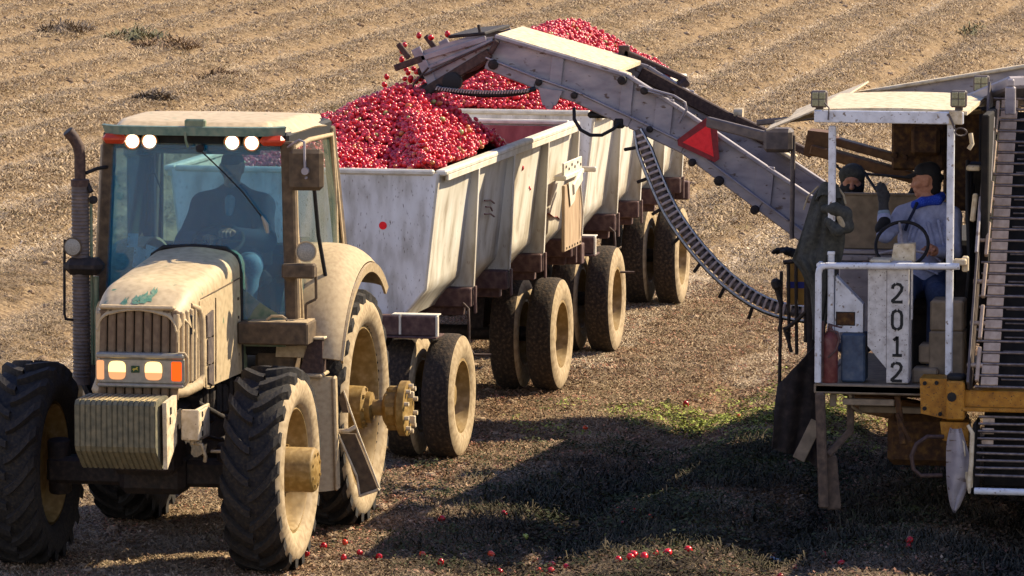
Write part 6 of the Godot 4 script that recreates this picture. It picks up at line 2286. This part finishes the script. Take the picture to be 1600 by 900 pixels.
	skin(flesh, head_bones(hd, f, r), .0065, .02)
	for q in [["wr", Vector3(1, 0, 0)], ["wl", Vector3(-1, 0, 0)]]:
		skin(flesh, hand_bones(j[q[0]], Vector3(0, -.1, 1).normalized(), Vector3.DOWN, q[1], .4), .006, .008)
	obj("body", flesh, M.skin, P)
	eyes(P, hd, f, r)
	bb = body_bones(j, .022)
	obj("coat", skin_part(bb.torso + bb.arms, .016, .05), M.cap, P)
	obj("trousers", skin_part(bb.legs, .018, .05), M.jeans, P)
	obj("hood", skin_part([[hd + Vector3(0, .05, -.03), hd + Vector3(0, .052, .0), .104, .098], [hd + Vector3(-.04, .06, .02), hd + Vector3(.04, .06, .02), .07, .07], [hd + Vector3(0, -.03, -.03), hd + Vector3(0, -.12, -.02), .10, .09]], .009, .02), M.jacket, P)
	obj("face_mask", skin_part([[hd + Vector3(0, -.045, .045), hd + Vector3(0, -.10, .05), .066, .055], [hd + Vector3(-.05, -.05, .03), hd + Vector3(.05, -.05, .03), .05, .05]], .008, .02), M.cap, P)

	# --- jacket knotted round the left canopy post
	var J := thing("jacket", Vector3(4.62, 1.4, -3.15), "dark green jacket hung over the platform's left post with a sleeve knotted round it", "jacket")
	var jm := MB.new()
	var zz := -3.16
	var le := [Vector2(4.61, 2.62), Vector2(4.54, 2.52), Vector2(4.48, 2.34), Vector2(4.41, 2.12), Vector2(4.37, 2.02), Vector2(4.45, 1.93), Vector2(4.52, 1.78), Vector2(4.535, 1.6), Vector2(4.54, 1.40)]
	var ri := [Vector2(4.70, 2.63), Vector2(4.775, 2.54), Vector2(4.79, 2.36), Vector2(4.785, 2.18), Vector2(4.77, 2.06), Vector2(4.735, 1.94), Vector2(4.69, 1.8), Vector2(4.65, 1.6), Vector2(4.61, 1.38)]
	for side in [1.0, -1.0]:
		jm.sheet(30, 48, func(u: float, v: float):
			var k := mini(int(v * 8.0), 7)
			var a: Vector2 = le[k].lerp(le[k + 1], v * 8.0 - k)
			var b2: Vector2 = ri[k].lerp(ri[k + 1], v * 8.0 - k)
			var p: Vector2 = a.lerp(b2, u)
			var fold := .020 * sin(u * 17.0 + v * 6.0 + 1.5 * sin(v * 5.0)) + .012 * sin(u * 31.0 - v * 9.0)
			fold += .014 * sin(v * 21.0 + u * 7.0) * exp(-pow((v - .45) * 4.0, 2.0))
			return Vector3(p.x, p.y + .012 * sin(u * 9.0) * v, zz + side * (.015 + .085 * sin(u * PI) * (1.0 - .35 * v)) + fold * (.35 + v)), .008)
	obj("body_cloth", jm, M.jacket, J)
	jm = MB.new()   # collar turned over the top
	jm.sheet(14, 5, func(u: float, v: float):
		var a := lerpf(-.4, PI + .4, u)
		return Vector3(4.665 + cos(a) * (.075 + .03 * v), 2.60 + .035 * sin(a) - .10 * v + .012 * sin(u * 13.0), zz + .055 + .05 * sin(a) + .03 * v), .01)
	obj("collar", jm, M.jacket, J)
	jm = MB.new()
	skin(jm, [[Vector3(4.64, 2.43, zz + .10), Vector3(4.72, 2.44, zz + .17), .036, .042], [Vector3(4.72, 2.44, zz + .17), Vector3(4.80, 2.40, zz + .14), .05, .05], [Vector3(4.80, 2.40, zz + .14), Vector3(4.82, 2.30, zz + .14), .05, .046], [Vector3(4.82, 2.30, zz + .14), Vector3(4.74, 2.27, zz + .18), .046, .04], [Vector3(4.74, 2.27, zz + .18), Vector3(4.68, 2.34, zz + .16), .04, .04]], .01, .03)
	obj("knotted_sleeve", jm, M.jacket, J)
	jm = MB.new()
	skin(jm, [[Vector3(4.765, 2.37, zz + .17), Vector3(4.79, 2.31, zz + .175), .028, .024], [Vector3(4.79, 2.31, zz + .175), Vector3(4.765, 2.29, zz + .175), .022, .016]], .007, .02)
	jm.tube([Vector3(4.66, 2.605, zz + .02), Vector3(4.73, 2.60, zz + .06), Vector3(4.78, 2.54, zz + .09), Vector3(4.80, 2.47, zz + .10)], .009, 6)
	jm.tube([Vector3(4.58, 2.60, zz + .05), Vector3(4.50, 2.52, zz + .07), Vector3(4.47, 2.42, zz + .08)], .007, 6)
	obj("lining", jm, M.lining, J)
	jm = MB.new()
	skin(jm, hand_bones(Vector3(4.36, 2.06, -3.3), Vector3(-.9, .25, 0).normalized(), Vector3(0, -1, 0), Vector3(0, .3, 1).normalized(), .3, 1.3), .006, .01)
	var G := lone("work_glove", jm, M.cap, Vector3(4.3, 2.06, -3.3), "black work glove tucked beside the hung jacket, fingers sticking out over the field", "glove")
	# --- fire extinguisher on the platform edge
	var X := thing("fire_extinguisher", Vector3(4.695, 1.09, -2.97), "dusty red fire extinguisher standing in the platform's front left corner", "fire extinguisher")
	var b := MB.new()
	b.lathe(Vector3(4.695, 1.09, -2.99), Vector3.UP, [Vector2(0, 0), Vector2(.058, 0), Vector2(.062, .01), Vector2(.062, .34), Vector2(.05, .375), Vector2(.025, .395), Vector2(.02, .42), Vector2(0, .42)], 24)
	obj("cylinder", b, M.extinguisher, X)
	b = MB.new()
	b.box(Vector3(4.695, 1.525, -2.985), Vector3(.03, .03, .06), .006)
	b.beam(Vector3(4.68, 1.545, -2.98), Vector3(4.79, 1.52, -2.96), .02, .012, .003)
	b.tube([Vector3(4.70, 1.50, -2.95), Vector3(4.76, 1.49, -2.92), Vector3(4.775, 1.43, -2.91), Vector3(4.75, 1.35, -2.91), Vector3(4.69, 1.29, -2.92)], .009, 8)
	b.box(Vector3(4.635, 1.35, -2.965), Vector3(.03, .44, .05), .006)
	obj("valve_and_hose", b, M.maroon, X)
	b = MB.new()
	b.lathe(Vector3(4.695, 1.18, -2.99), Vector3.UP, [Vector2(.0632, 0), Vector2(.0632, .085)], 10, 1.9, 3.2, Vector3.RIGHT)
	obj("label_patch", b, M.lining, X)
	# --- carton wedged in the valve rack
	b = MB.new()
	b.box(Vector3(4.31, 1.76, -3.95), Vector3(.15, .35, .14), .006)
	var K := thing("carton", Vector3(4.31, 1.58, -3.95), "yellow-brown carton with a blue band wedged behind the valve pipes", "carton")
	obj("box", b, M.carton, K)
	b = MB.new()
	b.box(Vector3(4.31, 1.745, -3.95), Vector3(.153, .055, .143), .003)
	obj("blue_band", b, M.carton_blue, K)
	b = MB.new()
	b.tube([Vector3(4.40, ground_y(4.4, -1.75) + .06, -1.8), Vector3(4.48, ground_y(4.48, -1.75) + .065, -1.72)], .016, 8)
	lone("bottle_cap_tube", b, M.chain_rail, Vector3(4.44, 0, -1.76), "small pale blue plastic tube dropped in the dark vines before the harvester", "litter")


# ---- what lies on the field: straw, leaf litter, green vines, clods
func ribbon(b: MB, p: Vector3, d: Vector3, l: float, w: float, lift: float) -> void:
	var side := d.cross(Vector3.UP).normalized() * w
	var m := p + d * l * .5 + Vector3.UP * lift
	var e := p + d * l + Vector3.UP * lift * rng.randf_range(-.3, .9)
	var n := (Vector3.UP + d.cross(Vector3.UP) * rng.randf_range(-.6, .6) - d * .3).normalized()
	b.put(p - side, p + side, m + side, n, n, n)
	b.put(p - side, m + side, m - side, n, n, n)
	b.put(m - side, m + side, e, n, n, n)


func straw_clump(count: int, spread: float, lmin: float, lmax: float, w: float, rise: float) -> ArrayMesh:
	var b := MB.new()
	for k in count:
		var a := rng.randf() * TAU
		var p := Vector3(rng.randf_range(-1, 1) * spread, rng.randf() * rise * .6, rng.randf_range(-1, 1) * spread)
		var d := Vector3(cos(a), rng.randf_range(-.1, .16), sin(a)).normalized()
		ribbon(b, p, d, rng.randf_range(lmin, lmax), w * rng.randf_range(.6, 1.3), rise * rng.randf_range(.1, 1.0))
	return b.mesh()


func leaf_clump(count: int, spread: float, s: float, rise: float) -> ArrayMesh:
	var b := MB.new()
	for k in count:
		var a := rng.randf() * TAU
		var p := Vector3(rng.randf_range(-1, 1) * spread, rng.randf() * rise, rng.randf_range(-1, 1) * spread)
		var d := Vector3(cos(a), rng.randf_range(-.5, .7), sin(a)).normalized()
		var q := d.cross(Vector3(rng.randf_range(-.5, .5), 1, rng.randf_range(-.5, .5))).normalized()
		var l := s * rng.randf_range(.6, 1.4)
		var n := q.cross(d).normalized()
		if n.y < 0:
			n = -n
		b.put(p, p + d * l * .5 + q * l * .28, p + d * l, n, n, n)
		b.put(p, p + d * l, p + d * l * .5 - q * l * .28, n, n, n)
	return b.mesh()


func clod_mesh() -> ArrayMesh:
	var b := MB.new()
	var pts := []
	b.sheet(10, 6, func(u: float, v: float):
		var d := Vector3(cos(u * TAU) * sin(v * PI), cos(v * PI), sin(u * TAU) * sin(v * PI))
		return d * (1.0 + .35 * rough.get_noise_3dv(d * .9) + .2 * rough.get_noise_3dv(d * 2.3)) * Vector3(1, .7, 1))
	return b.mesh()


func scatter(called: String, label: String, mesh: Mesh, places: Array, m: Material) -> void:
	var mm := MultiMesh.new()
	mm.transform_format = MultiMesh.TRANSFORM_3D
	mm.use_colors = true
	mm.mesh = mesh
	mm.instance_count = places.size()
	for k in places.size():
		var q: Array = places[k]
		var bs := Basis(Vector3.UP, rng.randf() * TAU).rotated(Vector3.RIGHT, rng.randf_range(-.15, .15)).scaled(Vector3.ONE * q[1])
		mm.set_instance_transform(k, Transform3D(bs, q[0]))
		mm.set_instance_color(k, q[2])
	var mi := MultiMeshInstance3D.new()
	mi.name = called
	mi.multimesh = mm
	mi.material_override = m
	mi.set_meta("kind", "stuff")
	tag(mi, label)
	add_child(mi)


func mixc(a: Color, b: Color) -> Color:
	return a.lerp(b, rng.randf())


func field_cover() -> void:
	var sm := StandardMaterial3D.new()
	sm.vertex_color_use_as_albedo = true
	sm.roughness = .9
	sm.metallic_specular = .2
	var gm := sm.duplicate()
	gm.backlight_enabled = true
	gm.backlight = Color(.3, .35, .15)
	var patch := FastNoiseLite.new()
	patch.seed = 31
	patch.frequency = .22
	var shade_mask := func(x: float, zz: float) -> float:   # shade painted into the ground cover beside the harvester
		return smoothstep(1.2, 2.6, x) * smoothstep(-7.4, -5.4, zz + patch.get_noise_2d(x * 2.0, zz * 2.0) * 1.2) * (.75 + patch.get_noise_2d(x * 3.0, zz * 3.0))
	var pale := Color(.36, .27, .17)
	var tan := Color(.285, .208, .125)
	var brown := Color(.195, .136, .082)
	var straw := []
	var far := []
	var litter := []
	var green := []
	var clods := []
	# a lens-wide wedge of field plus a margin on both sides
	var z := 3.2
	while z > -90.0:
		var depth := 36.1 - z
		var xc := 9.48 - depth * tan(deg_to_rad(10.559))
		var half := depth * .1 + 3.2
		var near := clampf((-z + 2.0) / 60.0, 0.0, 1.0)
		var dz := lerpf(.10, .34, near)
		var dens := lerpf(84.0, 13.0, pow(near, .5))   # per metre of this strip
		var cnt := int(dens * half * 2.0)
		for k in cnt:
			var x := xc + rng.randf_range(-half, half)
			var zz := z + rng.randf_range(-.5, .5) * dz * 2.0
			var row := .5 + .5 * cos(TAU * (x - .2) / 1.72 + .6 * soil.get_noise_2d(x, zz))
			var pt := patch.get_noise_2d(x * 1.6, zz * .45) + .5 * patch.get_noise_2d(x * 5.0, zz * 3.0)
			var y := ground_y(x, zz)
			var track := z < -12.0 and row < .17 and fposmod(floorf((x - .2) / 1.72), 3.0) < 1.5
			if not track and rng.randf() > .04 + .95 * pow(row, .8) + .35 * pt:
				continue
			var t := rng.randf() + pt * .95 + .22 * (row - .5) + .1
			var col := mixc(tan, pale) if t > .32 else mixc(brown, tan)
			if rng.randf() < .10:
				col = mixc(Color(.16, .13, .06), Color(.26, .17, .10))
			if track:
				col = mixc(pale, Color(.56, .45, .31))
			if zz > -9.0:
				col = col.lerp(Color(.035, .030, .02), clampf(shade_mask.call(x, zz) * 1.05, 0.0, .93))  # painted shade mixed into the straw colour
			if z < -20.0 - 14.0 * rng.randf():
				far.append([Vector3(x, y + .01, zz), rng.randf_range(1.0, 1.7), col])
			else:
				straw.append([Vector3(x, y + .008, zz), rng.randf_range(.6, 1.15), col])
		z -= dz
	var vines := func(x: float, zz: float) -> float:   # where green vines are still lying
		var a := exp(-pow((x - 3.35) / .75, 2.0) - pow((zz + 9.0) / 1.5, 2.0))
		var b2 := exp(-pow((x - 3.4) / 1.5, 2.0) - pow((zz + 4.0) / 3.0, 2.0))
		return a * 1.15 + b2 * .8
	for k in 80000:
		var zz := rng.randf_range(-20.0, 1.5)
		var x := rng.randf_range(-3.2, 7.2)
		var y := ground_y(x, zz)
		var g: float = vines.call(x, zz) * clampf(.62 + patch.get_noise_2d(x * 2.6, zz * 2.6) * 1.5, 0.0, 1.3)
		var q := rng.randf()
		if q < g * .9:
			var lit_tone := zz < -7.3 and rng.randf() < .65  # sun and shade put into the vine colour
			green.append([Vector3(x, y + .01, zz), rng.randf_range(.4, .95), mixc(Color(.17, .20, .04), Color(.38, .42, .11)) if lit_tone else mixc(Color(.025, .030, .014), Color(.075, .08, .035))])
		elif q > .35:
			litter.append([Vector3(x, y + .008, zz), rng.randf_range(.6, 1.3) * (1.0 + .5 * clampf(shade_mask.call(x, zz), 0.0, 1.0)), (mixc(Color(.10, .062, .04), Color(.28, .18, .10)) if rng.randf() < .8 else mixc(Color(.36, .14, .09), Color(.45, .32, .2))).lerp(Color(.028, .024, .016), clampf(shade_mask.call(x, zz), 0.0, .9))])  # litter blackened where the painted shade lies
	for k in 9000:
		var zz := 2.0 - 86.0 * pow(rng.randf(), 1.6)
		var depth := 36.1 - zz
		var x := 9.48 - depth * .18637 + rng.randf_range(-1, 1) * (depth * .1 + 2.0)
		clods.append([Vector3(x, ground_y(x, zz) + .004, zz), rng.randf_range(.012, .045) * (1.0 + .010 * depth * rng.randf()), mixc(Color(.21, .145, .09), Color(.34, .25, .16))])
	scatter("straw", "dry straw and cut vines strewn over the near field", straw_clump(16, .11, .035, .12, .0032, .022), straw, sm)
	scatter("far_straw", "dry straw lying in rows on the far field", straw_clump(20, .17, .03, .10, .0045, .022), far, sm)
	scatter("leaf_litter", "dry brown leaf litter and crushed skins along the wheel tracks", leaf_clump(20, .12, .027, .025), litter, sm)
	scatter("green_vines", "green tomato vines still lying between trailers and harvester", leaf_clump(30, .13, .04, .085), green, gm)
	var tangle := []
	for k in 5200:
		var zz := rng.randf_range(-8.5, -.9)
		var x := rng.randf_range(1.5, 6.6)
		if rng.randf() < shade_mask.call(x, zz) * .8 * (.4 + patch.get_noise_2d(x * 4.0, zz * 4.0) * 1.6):
			tangle.append([Vector3(x, ground_y(x, zz) + .01, zz), rng.randf_range(.7, 1.5), mixc(Color(.022, .022, .012), Color(.095, .075, .045))])  # near-black stems deepen the painted shade
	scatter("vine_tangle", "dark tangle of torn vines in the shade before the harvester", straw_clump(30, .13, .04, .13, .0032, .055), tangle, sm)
	scatter("clods", "crumbs and clods of dry earth on the field", clod_mesh(), clods, sm)
	# uprooted vine heaps on the far field, one by one
	var lump := [[-18.6, -64.8, .55, "dark dry vine heap far off at the upper left, the greyish one"], [-16.6, -62.9, .62, "greenish dark vine heap at the upper left, beside the greyish one"], [-15.2, -60.0, .6, "brown uprooted vine heap below the greenish one at the upper left"], [-11.8, -45.8, .30, "small dark vine tuft left of the tractor's cab roof"], [-.6, -70.8, .60, "brown vine heap at the upper right corner of the field"], [-12.2, -52.0, .35, "small brown vine tuft halfway down the far left rows"]]
	for q in lump:
		var b := MB.new()
		for k in 420:
			var a := rng.randf() * TAU
			var rr := sqrt(rng.randf()) * float(q[2])
			var h := (1.0 - rr / float(q[2])) * float(q[2]) * .5
			var p := Vector3(q[0] + cos(a) * rr * 1.05, ground_y(q[0], q[1]) + rng.randf() * h, q[1] + sin(a) * rr * 1.3)
			ribbon(b, p, Vector3(cos(a * 3.1), rng.randf_range(-.2, .6), sin(a * 3.1)).normalized(), rng.randf_range(.10, .30), .012, .05)
		var vm := StandardMaterial3D.new()
		vm.albedo_color = [c(.42, .36, .29), c(.35, .34, .23), c(.44, .35, .25)][lump.find(q) % 3]
		vm.roughness = .95
		lone("vine_heap", b, vm, Vector3(q[0], ground_y(q[0], q[1]), q[1]), q[3], "vine heap", "vine heaps on the far field")
